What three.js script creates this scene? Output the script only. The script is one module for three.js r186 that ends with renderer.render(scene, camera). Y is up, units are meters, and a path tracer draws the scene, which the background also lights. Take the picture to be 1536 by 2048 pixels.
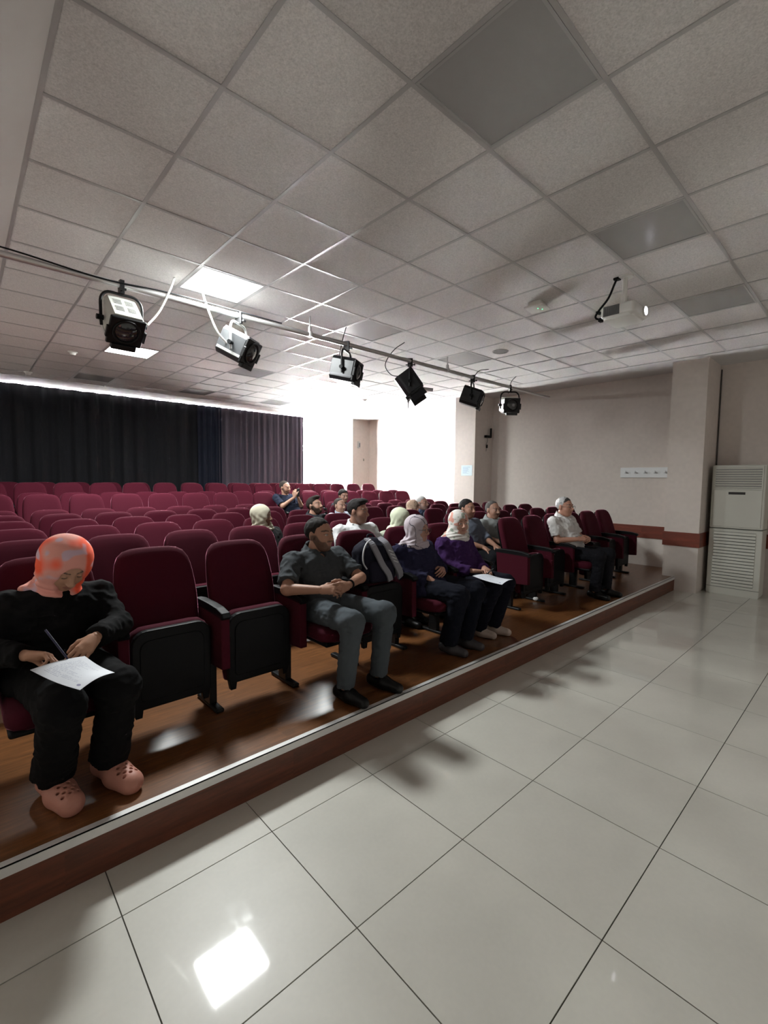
import * as THREE from 'three';
import { RoundedBoxGeometry } from 'three/addons/geometries/RoundedBoxGeometry.js';
import { mergeGeometries } from 'three/addons/utils/BufferGeometryUtils.js';
import { RectAreaLightUniformsLib } from 'three/addons/lights/RectAreaLightUniformsLib.js';

// ------------------------------------------------------------------ camera, sky, exposure
const scene = new THREE.Scene();
const camera = new THREE.PerspectiveCamera(96.06, 0.75, 0.02, 100);
camera.rotation.order = 'YXZ';
camera.position.set(0, 1.5759, 0);
camera.rotation.set(-0.0689, -0.7453, 0.011);
scene.add(camera);
RectAreaLightUniformsLib.init();
scene.background = new THREE.Color(0.98, 0.98, 1.0);
scene.backgroundIntensity = 230;              // hazy bright daytime sky seen through the window gap
const PANEL_GLOW = 140;                       // radiance of the ceiling panels that are switched on
const renderer = new THREE.WebGLRenderer();
renderer.toneMapping = THREE.LinearToneMapping;
renderer.toneMappingExposure = 1.25;
renderer.shadowMap.enabled = true;

// ------------------------------------------------------------------ dimensions (metres)
const H = 3.332;                             // ceiling
const XL = -0.76, XR = 8.42, XQ = 9.06, ZB = -11.45, ZF = 3.7;
const EDGE = -2.02, P1 = 0.2, P2 = 0.365, P3 = 0.51, STEP2 = -7.02, STEP3 = -8.74;
const TX0 = 0.3418, TZ0 = -0.3238, T = 0.6;  // ceiling grid
const FX0 = 0.3719, FZ0 = -1.7699;           // floor tile grid

// ------------------------------------------------------------------ helpers
let seed = 12345;
const rnd = () => { seed = (seed * 1664525 + 1013904223) >>> 0; return seed / 4294967296; };
const hash = (x, y, z = 0) => { const s = Math.sin(x * 127.1 + y * 311.7 + z * 74.7) * 43758.5453; return s - Math.floor(s); };
const lerp = (a, b, t) => a + (b - a) * t, clamp = (v, a, b) => Math.min(b, Math.max(a, v));
const sm = (t) => t * t * (3 - 2 * t);
function vnoise(x, y, per) {
  const i = Math.floor(x), j = Math.floor(y), u = sm(x - i), v = sm(y - j), w = (a) => ((a % per) + per) % per;
  const h = (a, b) => hash(w(a), w(b));
  return lerp(lerp(h(i, j), h(i + 1, j), u), lerp(h(i, j + 1), h(i + 1, j + 1), u), v);
}
function noise3(x, y, z) {
  const i = Math.floor(x), j = Math.floor(y), k = Math.floor(z), u = sm(x - i), v = sm(y - j), w = sm(z - k);
  const h = (a, b, c) => hash(a, b, c);
  return lerp(lerp(lerp(h(i, j, k), h(i + 1, j, k), u), lerp(h(i, j + 1, k), h(i + 1, j + 1, k), u), v),
    lerp(lerp(h(i, j, k + 1), h(i + 1, j, k + 1), u), lerp(h(i, j + 1, k + 1), h(i + 1, j + 1, k + 1), u), v), w);
}
function tex(w, h, fn, srgb = false, rx = 1, ry = 1) {
  const d = new Uint8Array(w * h * 4);
  for (let y = 0; y < h; y++) for (let x = 0; x < w; x++) {
    const c = fn(x / w, y / h, x, y), o = (y * w + x) * 4;
    for (let k = 0; k < 3; k++) d[o + k] = clamp(Math.round((Array.isArray(c) ? c[k] : c) * 255), 0, 255);
    d[o + 3] = 255;
  }
  const t = new THREE.DataTexture(d, w, h, THREE.RGBAFormat);
  t.wrapS = t.wrapT = THREE.RepeatWrapping; t.magFilter = THREE.LinearFilter; t.minFilter = THREE.LinearMipmapLinearFilter; t.generateMipmaps = true;
  if (srgb) t.colorSpace = THREE.SRGBColorSpace;
  t.repeat.set(rx, ry); t.needsUpdate = true;
  return t;
}
const lin = (r, g, b) => new THREE.Color().setRGB(r, g, b);
const M = (c, rough = 0.7, o = {}) => new THREE.MeshPhysicalMaterial({ color: c, roughness: rough, ...o });
const taken = new Map();
function numbered(n) { const k = taken.get(n) ?? 0; taken.set(n, k + 1); return k ? `${n}_${String(k).padStart(3, '0')}` : n; }
function setUp(o) { o.castShadow = true; o.receiveShadow = true; return o; }
function mesh(name, geo, m, parent) { const o = setUp(new THREE.Mesh(geo, m)); o.name = name; if (parent) parent.add(o); return o; }
function thing(name, label, category, pos = [0, 0, 0], turn = 0, group) {
  const o = new THREE.Group(); o.name = numbered(name); scene.add(o); o.position.set(...pos); o.rotation.y = turn;
  o.userData = { label, category }; if (group) o.userData.group = group;
  return o;
}
function tag(o, label, category, group) { o.name = numbered(o.name); scene.add(o); o.userData = { label, category }; if (group) o.userData.group = group; return o; }
function struct(name, geo, m) { const o = geo ? mesh(name, geo, m) : new THREE.Group(); o.name = numbered(name); o.userData.kind = 'structure'; scene.add(o); return o; }
function move(g, x, y, z) { g.translate(x, y, z); return g; }
// box given by its extents, with uv in metres
function bx(x0, x1, y0, y1, z0, z1) {
  const w = x1 - x0, h = y1 - y0, d = z1 - z0, g = new THREE.BoxGeometry(w, h, d), uv = g.attributes.uv;
  const s = [[d, h], [d, h], [w, d], [w, d], [w, h], [w, h]];
  for (let f = 0; f < 6; f++) for (let k = 0; k < 4; k++) { const i = f * 4 + k; uv.setXY(i, uv.getX(i) * s[f][0], uv.getY(i) * s[f][1]); }
  g.translate((x0 + x1) / 2, (y0 + y1) / 2, (z0 + z1) / 2);
  return g;
}
const rbox = (w, h, d, r = 0.01, seg = 2) => new RoundedBoxGeometry(w, h, d, seg, Math.min(r, w / 2.01, h / 2.01, d / 2.01));
const join = (...gs) => mergeGeometries(gs.map((g) => { const q = g.index ? g.toNonIndexed() : g; for (const k of Object.keys(q.attributes)) if (!['position', 'normal', 'uv'].includes(k)) q.deleteAttribute(k); return q; }));
function cyl(r0, r1, a, b, seg = 16) {
  const va = new THREE.Vector3(...a), vb = new THREE.Vector3(...b), d = vb.clone().sub(va), g = new THREE.CylinderGeometry(r1, r0, d.length(), seg);
  g.applyQuaternion(new THREE.Quaternion().setFromUnitVectors(new THREE.Vector3(0, 1, 0), d.normalize()));
  g.translate((a[0] + b[0]) / 2, (a[1] + b[1]) / 2, (a[2] + b[2]) / 2);
  return g;
}
const tube = (pts, r, n = 24, seg = 8) => new THREE.TubeGeometry(new THREE.CatmullRomCurve3(pts.map((p) => new THREE.Vector3(...p))), n, r, seg);
function polyExtrude(pts, depth, bevel = 0, seg = 2) {
  const s = new THREE.Shape(); pts.forEach((p, i) => (i ? s.lineTo(...p) : s.moveTo(...p)));
  return new THREE.ExtrudeGeometry(s, { depth, bevelEnabled: bevel > 0, bevelSize: bevel, bevelThickness: bevel, bevelSegments: seg, curveSegments: 8 });
}
function roundRect(x0, x1, y0, y1, r, rb = r, n = 6) {   // corner radius r at the top, rb at the bottom
  const p = [], arc = (cx, cy, a0, rr) => { for (let i = 0; i <= n; i++) { const a = a0 + (i / n) * Math.PI / 2; p.push([cx + rr * Math.cos(a), cy + rr * Math.sin(a)]); } };
  arc(x1 - r, y1 - r, 0, r); arc(x0 + r, y1 - r, Math.PI / 2, r); arc(x0 + rb, y0 + rb, Math.PI, rb); arc(x1 - rb, y0 + rb, -Math.PI / 2, rb);
  return p;
}

// ------------------------------------------------------------------ materials
const plasterNoise = tex(256, 256, (u, v) => 0.5 + 0.28 * (vnoise(u * 16, v * 16, 16) - 0.5) + 0.35 * (vnoise(u * 90, v * 90, 90) - 0.5), false, 0.5, 0.5);
const wallTint = tex(256, 256, (u, v) => { const n = vnoise(u * 6, v * 6, 6) - 0.5, m = vnoise(u * 70, v * 70, 70) - 0.5, k = 1 + 0.035 * n + 0.03 * m; return [0.86 * k, 0.825 * k, 0.795 * k]; }, true, 0.35, 0.35);
const wallM = M(0xffffff, 0.75, { map: wallTint, bumpMap: plasterNoise, bumpScale: 0.0015 });
const boardM = M(lin(0.70, 0.685, 0.675), 0.8, { bumpMap: plasterNoise, bumpScale: 0.0008 });
const tileSpeck = tex(256, 256, (u, v, x, y) => {
  const k = 0.83 + 0.05 * (vnoise(u * 64, v * 64, 64) - 0.5) + 0.09 * (vnoise(u * 128, v * 128, 128) - 0.5) - (hash(x, y, 3) > 0.985 ? 0.12 : 0);
  return [k, k * 0.985, k * 0.975];
}, true);
const tileMs = [1, 0.96, 1.03].map((k) => M(lin(k, k, k), 0.95, { map: tileSpeck, bumpMap: tileSpeck, bumpScale: 0.0012 }));
const gridM = M(lin(0.46, 0.455, 0.45), 0.32, { metalness: 0.1 });
const floorTints = [0, 1, 2].map((s) => tex(256, 256, (u, v) => {
  const n = vnoise(u * 4 + s, v * 4, 4) * 0.5 + vnoise(u * 11, v * 11 + s, 11) * 0.3 + vnoise(u * 90, v * 90, 90) * 0.2 - 0.5, k = 1 + 0.07 * n;
  return [0.82 * k, 0.812 * k, 0.775 * k];
}, true));
const floorMs = floorTints.map((t) => M(0xffffff, 0.42, { map: t, clearcoat: 0.9, clearcoatRoughness: 0.045 }));
const groutM = M(lin(0.12, 0.115, 0.1), 0.9);
const woodTex = tex(512, 512, (u, v) => {
  const w = vnoise(u * 3, v * 3, 3) * 1.2, g = vnoise((u + w * 0.02) * 5, v * 110, 110) - 0.5, f = vnoise(u * 26, v * 256, 256) - 0.5, k = 1 + 0.22 * g + 0.16 * f;
  return [0.52 * k, 0.335 * k, 0.19 * k];
}, true);
const deckM = M(lin(0.70, 0.70, 0.70), 0.33, { map: woodTex, clearcoat: 0.35, clearcoatRoughness: 0.2 });
const riserTex = tex(256, 256, (u, v) => { const k = 1 + 0.25 * (vnoise(u * 5, v * 90, 90) - 0.5) + 0.15 * (vnoise(u * 30, v * 200, 200) - 0.5); return [0.385 * k, 0.205 * k, 0.13 * k]; }, true);
const riserM = M(0xffffff, 0.45, { map: riserTex });
const bandTex = tex(256, 256, (u, v) => { const k = 1 + 0.22 * (vnoise(u * 4, v * 70, 70) - 0.5) + 0.12 * (vnoise(u * 40, v * 200, 200) - 0.5); return [0.46 * k, 0.215 * k, 0.15 * k]; }, true);
const bandM = M(0xffffff, 0.42, { map: bandTex });
const aluM = M(lin(0.78, 0.78, 0.77), 0.38, { metalness: 0.25 });
const fabricBump = tex(128, 128, (u, v) => 0.5 + 0.5 * (vnoise(u * 64, v * 64, 64) - 0.5), false, 12, 12);
const maroonM = M(lin(0.052, 0.0042, 0.012), 0.92, { specularIntensity: 0.3, sheen: 2, sheenColor: lin(1.0, 0.36, 0.52), sheenRoughness: 0.4 });
const maroonPanelM = M(lin(0.05, 0.004, 0.011), 0.92, { specularIntensity: 0.3, sheen: 0.35, sheenColor: lin(0.6, 0.12, 0.22), sheenRoughness: 0.45 });
const blackPlastic = M(lin(0.004, 0.0044, 0.0052), 0.5, { specularIntensity: 0.3 });
const blackMetal = M(lin(0.006, 0.006, 0.0065), 0.42, { specularIntensity: 0.5 });
const whitePlastic = M(lin(0.74, 0.74, 0.70), 0.38);
const steelM = M(lin(0.62, 0.62, 0.62), 0.32, { metalness: 0.8 });
const whiteM = M(lin(0.80, 0.80, 0.79), 0.5);

// ------------------------------------------------------------------ floor of polished tiles
const floor = struct('floor', bx(XL - 0.2, XQ + 0.2, -0.2, -0.004, ZB, ZF + 0.2), groutM);
{
  const gap = 0.0022;
  let n = 0;
  for (let i = -2; i < 14; i++) for (let j = -1; j < 10; j++) {
    const x0 = Math.max(FX0 + i * T, XL) + gap, x1 = Math.min(FX0 + (i + 1) * T, XR) - gap, z0 = Math.max(FZ0 + j * T, EDGE - 0.05) + gap, z1 = Math.min(FZ0 + (j + 1) * T, ZF) - gap;
    if (x1 - x0 < 0.02 || z1 - z0 < 0.02) continue;
    mesh(n ? `floor_tile_${String(n).padStart(3, '0')}` : 'floor_tile', bx(x0, x1, -0.012, 0, z0, z1), floorMs[Math.floor(hash(i, j) * 3)], floor); n++;
  }
}
// ------------------------------------------------------------------ seating platform
const platform = struct('seating_platform');
const deckMeta = [[EDGE, STEP2, 0, P1], [STEP2, STEP3, P1, P2], [STEP3, ZB, P2, P3]];
deckMeta.forEach(([za, zb, ya, yb], k) => {
  const end = k ? XQ : 7.9;
  mesh(k ? `deck_${String(k).padStart(3, '0')}` : 'deck', bx(XL, k ? XQ : XR, yb - 0.03, yb, zb, za - 0.012), deckM, platform);
  mesh(k ? `riser_${String(k).padStart(3, '0')}` : 'riser', bx(XL, end, ya, yb - 0.035, za - 0.03, za - 0.005), riserM, platform);
  const nose = mesh(k ? `nosing_${String(k).padStart(3, '0')}` : 'nosing', join(bx(XL, end, yb - 0.036, yb + 0.003, za - 0.006, za), bx(XL, end, yb, yb + 0.003, za - 0.035, za)), aluM, platform);
  nose.userData.label = 'pale aluminium edge strip';
});
mesh('end_wedge', (() => { const g = polyExtrude([[0, 0], [0.2, 0], [0, 0.2]], 0.06); g.translate(7.9, 0, EDGE - 0.066); return g; })(), riserM, platform);

// ------------------------------------------------------------------ walls
struct('wall_left', bx(XL - 0.2, XL, 0, H + 0.3, ZB - 0.2, ZF + 0.2), wallM);
struct('wall_front', bx(XL - 0.2, XR + 0.2, 0, H + 0.3, ZF, ZF + 0.2), wallM);
struct('wall_right', bx(XR, XR + 0.2, 0, H + 0.3, -6.0, ZF + 0.2), wallM);
struct('wall_right_rear', bx(XQ, XQ + 0.2, 0, H + 0.3, ZB - 0.2, -5.75), wallM);
const WIN0 = 0.98, WINX0 = -0.5, WINX1 = 8.4;
const wallBack = struct('wall_back', join(bx(XL - 0.2, XQ + 0.2, 0, WIN0, ZB - 0.2, ZB), bx(XL - 0.2, WINX0, WIN0, H + 0.3, ZB - 0.2, ZB), bx(WINX1, XQ + 0.2, WIN0, H + 0.3, ZB - 0.2, ZB), bx(WINX0, WINX1, H, H + 0.3, ZB - 0.2, ZB)), wallM);
[[7.72, XR + 0.01, -2.19, -1.75], [7.8, XQ + 0.01, -6.25, -5.73], [8.42, XQ + 0.01, ZB, -10.5]].forEach(([x, x1, z0, z1], k) => {
  struct(k ? `pillar_${String(k).padStart(3, '0')}` : 'pillar', bx(x, x1, 0, H + 0.02, z0, z1), wallM);
});
const B0 = 0.662, B1 = 0.866, bt = 0.016;
struct('trim_1', bx(XR - bt, XR, B0, B1, -5.73, -2.19), bandM);
struct('trim_2', join(bx(7.72 - bt, 7.72, B0, B1, -2.19 - bt, -1.75 + bt), bx(7.72, XR, B0, B1, -1.75, -1.75 + bt), bx(7.72, XR, B0, B1, -2.19 - bt, -2.19)), bandM);
struct('trim_3', bx(XR - bt, XR, B0, B1, -1.75 + bt, ZF), bandM);
struct('trim_4', join(bx(7.8 - bt, 7.8, B0, B1, -6.25 - bt, -5.73 + bt), bx(7.8, XR, B0, B1, -5.73, -5.73 + bt)), bandM);
struct('trim_5', bx(XQ - bt, XQ, B0, B1, -10.5, -6.25), bandM);

// window behind the curtains, bare at its right end
{
  const w = struct('window_1'), fz0 = ZB - 0.13, fz1 = ZB - 0.06, n = 7, paneM = M(0xffffff, 0.02, { transmission: 1, thickness: 0, ior: 1.5 });
  const step = (WINX1 - WINX0) / n;
  mesh('window_frame', join(bx(WINX0, WINX1, WIN0, WIN0 + 0.06, fz0, fz1), bx(WINX0, WINX0 + 0.05, WIN0, H, fz0, fz1), bx(WINX1 - 0.03, WINX1, WIN0, H, fz0, fz1), bx(WINX0, WINX1, H - 0.012, H, fz0, fz1)), whiteM, w);
  for (let i = 0; i < n; i++) {
    if (i) mesh(i > 1 ? `mullion_${String(i - 1).padStart(3, '0')}` : 'mullion', bx(WINX0 + i * step - 0.025, WINX0 + i * step + 0.025, WIN0 + 0.06, H - 0.012, fz0, fz1), whiteM, w);
    mesh(i ? `pane_${String(i).padStart(3, '0')}` : 'pane', (() => { const g = new THREE.PlaneGeometry(step - 0.05, H - WIN0 - 0.07); g.translate(WINX0 + (i + 0.5) * step, (H + WIN0 + 0.048) / 2, ZB - 0.095); return g; })(), paneM, w);
  }
  mesh('window_sill', bx(WINX0, WINX1, WIN0 - 0.03, WIN0, ZB - 0.13, ZB + 0.08), whiteM, w);
}

// ------------------------------------------------------------------ ceiling: border, grid, tiles, panels
const ceiling = struct('ceiling', bx(XL - 0.2, XQ + 0.2, H + 0.05, H + 0.25, ZB - 0.2, ZF + 0.2), boardM);
const CX0 = TX0, CX1 = TX0 + 12 * T, CZ1 = TZ0 + 3 * T, CZ0 = -10.37;
mesh('border', join(bx(XL, CX0, H, H + 0.05, ZB, ZF), bx(CX1, XQ, H, H + 0.05, ZB, ZF), bx(CX0, CX1, H, H + 0.05, ZB, CZ0), bx(CX0, CX1, H, H + 0.05, CZ1, ZF)), boardM, ceiling);
const panels = [];   // [column, row, on]
const panelAt = new Map();
for (const [i, j, on] of [[2, 6, 1], [2, 11, 1], [8, 11, 1], [5, 6, 0], [8, 6, 0], [5, 11, 0], [2, 1, 0], [5, 1, 0], [8, 1, 0], [2, 15, 0], [5, 15, 0], [8, 15, 0]]) { panels.push([i, j, on]); panelAt.set(i + ',' + j, 1); }
{
  const gg = new THREE.BoxGeometry(T - 0.016, 0.015, T - 0.016), bw = 0.011;
  let n = 0;
  for (let i = 0; i < 12; i++) for (let j = -3; j < 17; j++) {
    if (panelAt.has(i + ',' + j)) continue;
    const z1 = TZ0 - j * T, z0 = Math.max(z1 - T, CZ0), x0 = CX0 + i * T, full = z1 - z0 > T - 0.01;
    const g = full ? gg : new THREE.BoxGeometry(T - 0.016, 0.015, z1 - z0 - 0.016);
    const k = i === 2 && j === 4 ? 1 : Math.floor(hash(i * 3.1, j) * 3);
    const o = mesh(n ? `ceiling_tile_${String(n).padStart(3, '0')}` : 'ceiling_tile', g, tileMs[k], ceiling); n++;
    o.position.set(x0 + T / 2, H + 0.0085 + 0.002 * (hash(i, j, 5) - 0.5), (z0 + z1) / 2);
    o.rotation.set(0.004 * (hash(i, j, 1) - 0.5), 0, 0.004 * (hash(i, j, 2) - 0.5));
  }
  n = 0;
  for (let i = 0; i <= 12; i++) { mesh(n ? `grid_bar_${String(n).padStart(3, '0')}` : 'grid_bar', bx(CX0 + i * T - bw, CX0 + i * T + bw, H - 0.003, H + 0.02, CZ0, CZ1), gridM, ceiling); n++; }
  for (let j = -3; j <= 17; j++) { const z = Math.max(TZ0 - j * T, CZ0); mesh(`grid_bar_${String(n).padStart(3, '0')}`, bx(CX0, CX1, H - 0.0032, H + 0.02, z - bw, z + bw), gridM, ceiling); n++; }
}
const frameM = M(lin(0.40, 0.40, 0.395), 0.35);
const offM = M(lin(0.38, 0.38, 0.375), 0.25);
const onM = new THREE.MeshStandardMaterial({ color: 0xffffff, emissive: lin(1, 1, 1), emissiveIntensity: 5, roughness: 0.6 });
{
  const where = { '2,6': 'over the second and third seat rows', '2,11': 'behind the leftmost stage lamp', '8,11': 'near the bright window' };
  const dark = { '5,6': 'beside the pipe hanger behind the middle of the lamp pipe', '8,6': 'just behind the lamp pipe near its wall end', '5,11': 'between the two lit panels far back', '2,1': 'in front of the lamp pipe, broad and grey', '5,1': 'on the projector side in front of the lamp pipe', '8,1': 'past the projector near the front', '2,15': 'near the black curtain by its left half', '5,15': 'near the black curtain by its middle', '8,15': 'near the curtain end by the window' };
  for (const [i, j, on] of panels) {
    const x = CX0 + (i + 0.5) * T, z = TZ0 - (j + 0.5) * T, key = i + ',' + j;
    const p = thing('ceiling_light', on ? `glowing white square ceiling panel ${where[key]}` : `unlit square ceiling panel ${dark[key]}`, 'ceiling light', [x, H, z], 0, on ? 'lit ceiling panels' : 'unlit ceiling panels');
    const a = T / 2 - 0.012;
    mesh('panel_frame', join(bx(-a, a, -0.004, 0.02, -a, -a + 0.014), bx(-a, a, -0.004, 0.02, a - 0.014, a), bx(-a, -a + 0.014, -0.004, 0.02, -a + 0.014, a - 0.014), bx(a - 0.014, a, -0.004, 0.02, -a + 0.014, a - 0.014)), frameM, p);
    mesh('light_diffuser', bx(-a + 0.014, a - 0.014, 0.0, 0.016, -a + 0.014, a - 0.014), on ? onM : offM, p);
    if (on) {
      const l = new THREE.RectAreaLight(lin(0.96, 1, 0.985), PANEL_GLOW, 2 * a - 0.03, 2 * a - 0.03);
      l.position.set(x, H - 0.006, z); l.lookAt(x, 0, z); l.name = 'panel_light'; scene.add(l);
    }
  }
}

// ------------------------------------------------------------------ curtains over the window
const UP_ = new THREE.Vector3(0, 1, 0);
function curtain(x0, x1, z, y0, y1, pitch, amp, m, label, sd) {
  const n = Math.ceil((x1 - x0) / 0.022), front = [], back = [];
  let ph = sd;
  for (let i = 0; i <= n; i++) {
    const x = x0 + (x1 - x0) * (i / n);
    ph += (2 * Math.PI * 0.022 / pitch) * (0.7 + 0.6 * vnoise(x * 2.3 + sd, 1.5, 64));
    const a = amp * (0.45 + 0.9 * vnoise(x * 1.7 + sd, 7.5, 64)), w = a * Math.sin(ph) + 0.25 * a * Math.sin(2.3 * ph + 1);
    front.push([x, w + 0.004]); back.push([x, w - 0.004]);
  }
  const c = tag(mesh('curtain', (() => { const g = polyExtrude([...front, ...back.reverse()], y1 - y0); g.rotateX(-Math.PI / 2); g.translate(0, y0, z); return g; })(), m), label, 'curtain', 'dark curtains on the window wall');
  return c;
}
const ct = (r, g, b) => M(lin(r, g, b), 0.95, { specularIntensity: 0.3 });
curtain(-0.6, 4.25, -11.14, 0.56, 3.312, 0.34, 0.028, ct(0.011, 0.011, 0.013), 'wide black curtain hanging behind the empty left rows', 1.2);
curtain(4.2, 4.78, -11.10, 0.56, 3.306, 0.13, 0.03, ct(0.011, 0.013, 0.022), 'narrow gathered navy curtain between the black and the grey curtain', 4.1);
curtain(4.72, 7.17, -11.14, 0.56, 3.312, 0.155, 0.036, ct(0.072, 0.062, 0.078), 'grey purple pleated curtain ending at the bright window', 2.6);

// ------------------------------------------------------------------ auditorium chairs
// a cushion: closed outline, rounded rim, gently hollow
function pillow(outline, cx, cy, thick, bend, nA = 44) {
  const rs = [0.0, 0.45, 0.75, 0.9, 0.965, 0.99, 1.0], p = 5, pos = [], idx = [];
  const ring = (r, side) => {
    const z = side * (thick / 2) * Math.pow(Math.max(0, 1 - Math.pow(r, p * 2.2)), 1 / 2.4);
    for (let a = 0; a < nA; a++) { const o = outline(a / nA), x = cx + (o[0] - cx) * r, y = cy + (o[1] - cy) * r; pos.push(x, y, z + bend * x * x); }
  };
  const order = [...rs.slice(1).map((r) => [r, 1]), ...rs.slice(1, -1).reverse().map((r) => [r, -1])];
  for (const [r, s] of order) ring(r, s);
  const R = order.length;
  for (let k = 0; k < R - 1; k++) for (let a = 0; a < nA; a++) { const b = (a + 1) % nA, i = k * nA; idx.push(i + a, i + nA + a, i + nA + b, i + a, i + nA + b, i + b); }
  const f = pos.length / 3; pos.push(cx, cy, thick / 2, cx, cy, -thick / 2);
  for (let a = 0; a < nA; a++) { const b = (a + 1) % nA; idx.push(f, a, b); idx.push(f + 1, (R - 1) * nA + b, (R - 1) * nA + a); }
  const g = new THREE.BufferGeometry(); g.setAttribute('position', new THREE.Float32BufferAttribute(pos, 3)); g.setIndex(idx); g.computeVertexNormals();
  return g;
}
function along(pts) {   // closed polyline as a function of 0..1 by length
  const L = [0]; for (let i = 0; i < pts.length; i++) { const a = pts[i], b = pts[(i + 1) % pts.length]; L.push(L[i] + Math.hypot(b[0] - a[0], b[1] - a[1])); }
  return (t) => { const s = t * L[L.length - 1]; let i = 0; while (i < pts.length - 1 && L[i + 1] < s) i++; const u = (s - L[i]) / (L[i + 1] - L[i] || 1), a = pts[i], b = pts[(i + 1) % pts.length]; return [lerp(a[0], b[0], u), lerp(a[1], b[1], u)]; };
}
const backOutline = (() => {
  const p = [], n = 9;   // right side up, rounded crown, left side down
  const bez = (a, b, c, d) => { for (let i = 0; i < n; i++) { const t = i / n, s = 1 - t; p.push([0, 1].map((k) => s * s * s * a[k] + 3 * s * s * t * b[k] + 3 * s * t * t * c[k] + t * t * t * d[k])); } };
  bez([0.212, 0.40], [0.238, 0.55], [0.246, 0.68], [0.232, 0.80]);
  bez([0.232, 0.80], [0.222, 0.925], [0.195, 0.960], [0.105, 0.965]);
  bez([0.105, 0.965], [0.04, 0.968], [-0.04, 0.968], [-0.105, 0.965]);
  bez([-0.105, 0.965], [-0.195, 0.960], [-0.222, 0.925], [-0.232, 0.80]);
  bez([-0.232, 0.80], [-0.246, 0.68], [-0.238, 0.55], [-0.212, 0.40]);
  bez([-0.212, 0.40], [-0.1, 0.38], [0.1, 0.38], [0.212, 0.40]);
  return along(p.map(([x, y]) => [x * 0.925, y]));
})();
const G = {};
{
  const safeLean = (g, dz) => { const p = g.attributes.position; for (let i = 0; i < p.count; i++) { const t = Math.max(0, (p.getY(i) - 0.38) / 0.585); p.setZ(i, p.getZ(i) + dz - 0.05 - 0.165 * Math.pow(t, 1.2)); } g.computeVertexNormals(); return g; };
  G.back = safeLean(pillow(backOutline, 0, 0.68, 0.085, 0.45), 0.0);
  const shellOut = (t) => { const o = backOutline(t); return [o[0] * 0.93, 0.66 + (o[1] - 0.66) * 0.9]; };
  G.shell = safeLean(pillow(shellOut, 0, 0.66, 0.03, 0.45, 28), -0.05);
  // folded seat
  const seatOut = along(roundRect(-0.21, 0.21, 0.155, 0.585, 0.075, 0.03, 5));
  G.seatUp = move(pillow(seatOut, 0, 0.37, 0.1, -0.1, 36), 0, 0, 0.085); G.seatUp.rotateX(0.0);
  const panShape = [...roundRect(-0.198, 0.198, 0.165, 0.57, 0.07, 0.02, 5)];
  const withTabs = []; for (const q of panShape) withTabs.push(q);
  G.panUp = join(move(polyExtrude(withTabs, 0.022, 0.008, 2), 0, 0, 0.122), move(polyExtrude(roundRect(-0.163, 0.163, 0.205, 0.525, 0.05, 0.02, 4), 0.003, 0.003, 1), 0, 0, 0.151),
    move(polyExtrude([[-0.198, 0.172], [-0.188, 0.122], [-0.162, 0.122], [-0.155, 0.172]], 0.03, 0.003, 1), 0, 0, 0.118), move(polyExtrude([[0.155, 0.172], [0.162, 0.122], [0.188, 0.122], [0.198, 0.172]], 0.03, 0.003, 1), 0, 0, 0.118));
  // seat in use
  const down = (g) => { g.translate(0, -0.155, -0.085); g.rotateX(Math.PI / 2); g.scale(1, -1, 1); const ix = g.index; if (ix) for (let i = 0; i < ix.count; i += 3) { const a = ix.getX(i); ix.setX(i, ix.getX(i + 1)); ix.setX(i + 1, a); } g.translate(0, 0.385, -0.01); g.computeVertexNormals(); return g; };
  G.seatDown = down(move(pillow(seatOut, 0, 0.37, 0.1, -0.1, 36), 0, 0, 0.085));
  G.panDown = move(rbox(0.4, 0.03, 0.40, 0.014), 0, 0.335, 0.205);
  // standards between seats
  const arm = (() => { const s = [[-0.17, 0.6], [-0.17, 0.626], [-0.1, 0.636], [0.05, 0.636], [0.16, 0.630], [0.235, 0.614], [0.25, 0.598], [0.235, 0.586], [0.1, 0.592]]; const g = polyExtrude(s.map(([z, y]) => [-z, y]), 0.04, 0.006, 2); g.translate(0, 0, -0.02); g.rotateY(Math.PI / 2); return g; })();
  G.arm = arm;
  G.sidePanel = (() => { const g = polyExtrude([[0.15, 0.60], [-0.225, 0.60], [-0.232, 0.30], [0.12, 0.275]], 0.04, 0.006, 2); g.translate(0, 0, -0.02); g.rotateY(Math.PI / 2); return g; })();
  G.leg = join(bx(-0.022, 0.022, 0.02, 0.3, -0.045, 0.045), bx(-0.012, 0.012, 0.3, 0.6, -0.08, -0.04));
  G.foot = move(rbox(0.052, 0.026, 0.30, 0.012, 2), 0, 0.0135, 0.0);
}
function standard(g, x) {
  mesh('armrest', G.arm, blackPlastic, g).position.x = x;
  mesh('side_panel', G.sidePanel, maroonPanelM, g).position.x = x;
  const l = mesh('leg', G.leg, blackMetal, g); l.position.x = x;
  mesh('foot', G.foot, blackMetal, l);
}
const PITCH = 0.515, HALF = PITCH / 2;
function chair(x, y, z, open, end, label, group) {
  const g = thing('auditorium_chair', label, 'chair', [x, y, z], 0, group);
  const b = mesh('backrest', G.back, maroonM, g); mesh('back_shell', G.shell, blackPlastic, b);
  const s = mesh('seat', open ? G.seatDown : G.seatUp, maroonM, g);
  mesh('seat_pan', open ? G.panDown : G.panUp, blackPlastic, s);
  standard(g, -HALF); if (end) standard(g, HALF);
  return g;
}
const ORD = ['first', 'second', 'third', 'fourth', 'fifth', 'sixth', 'seventh', 'eighth', 'ninth', 'tenth'];
const rowTop = (r) => -2.93 - 0.81 * r, rowZ = (r) => rowTop(r) + 0.22, rowY = (r) => (r < 6 ? P1 : r < 8 ? P2 : P3);
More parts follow.
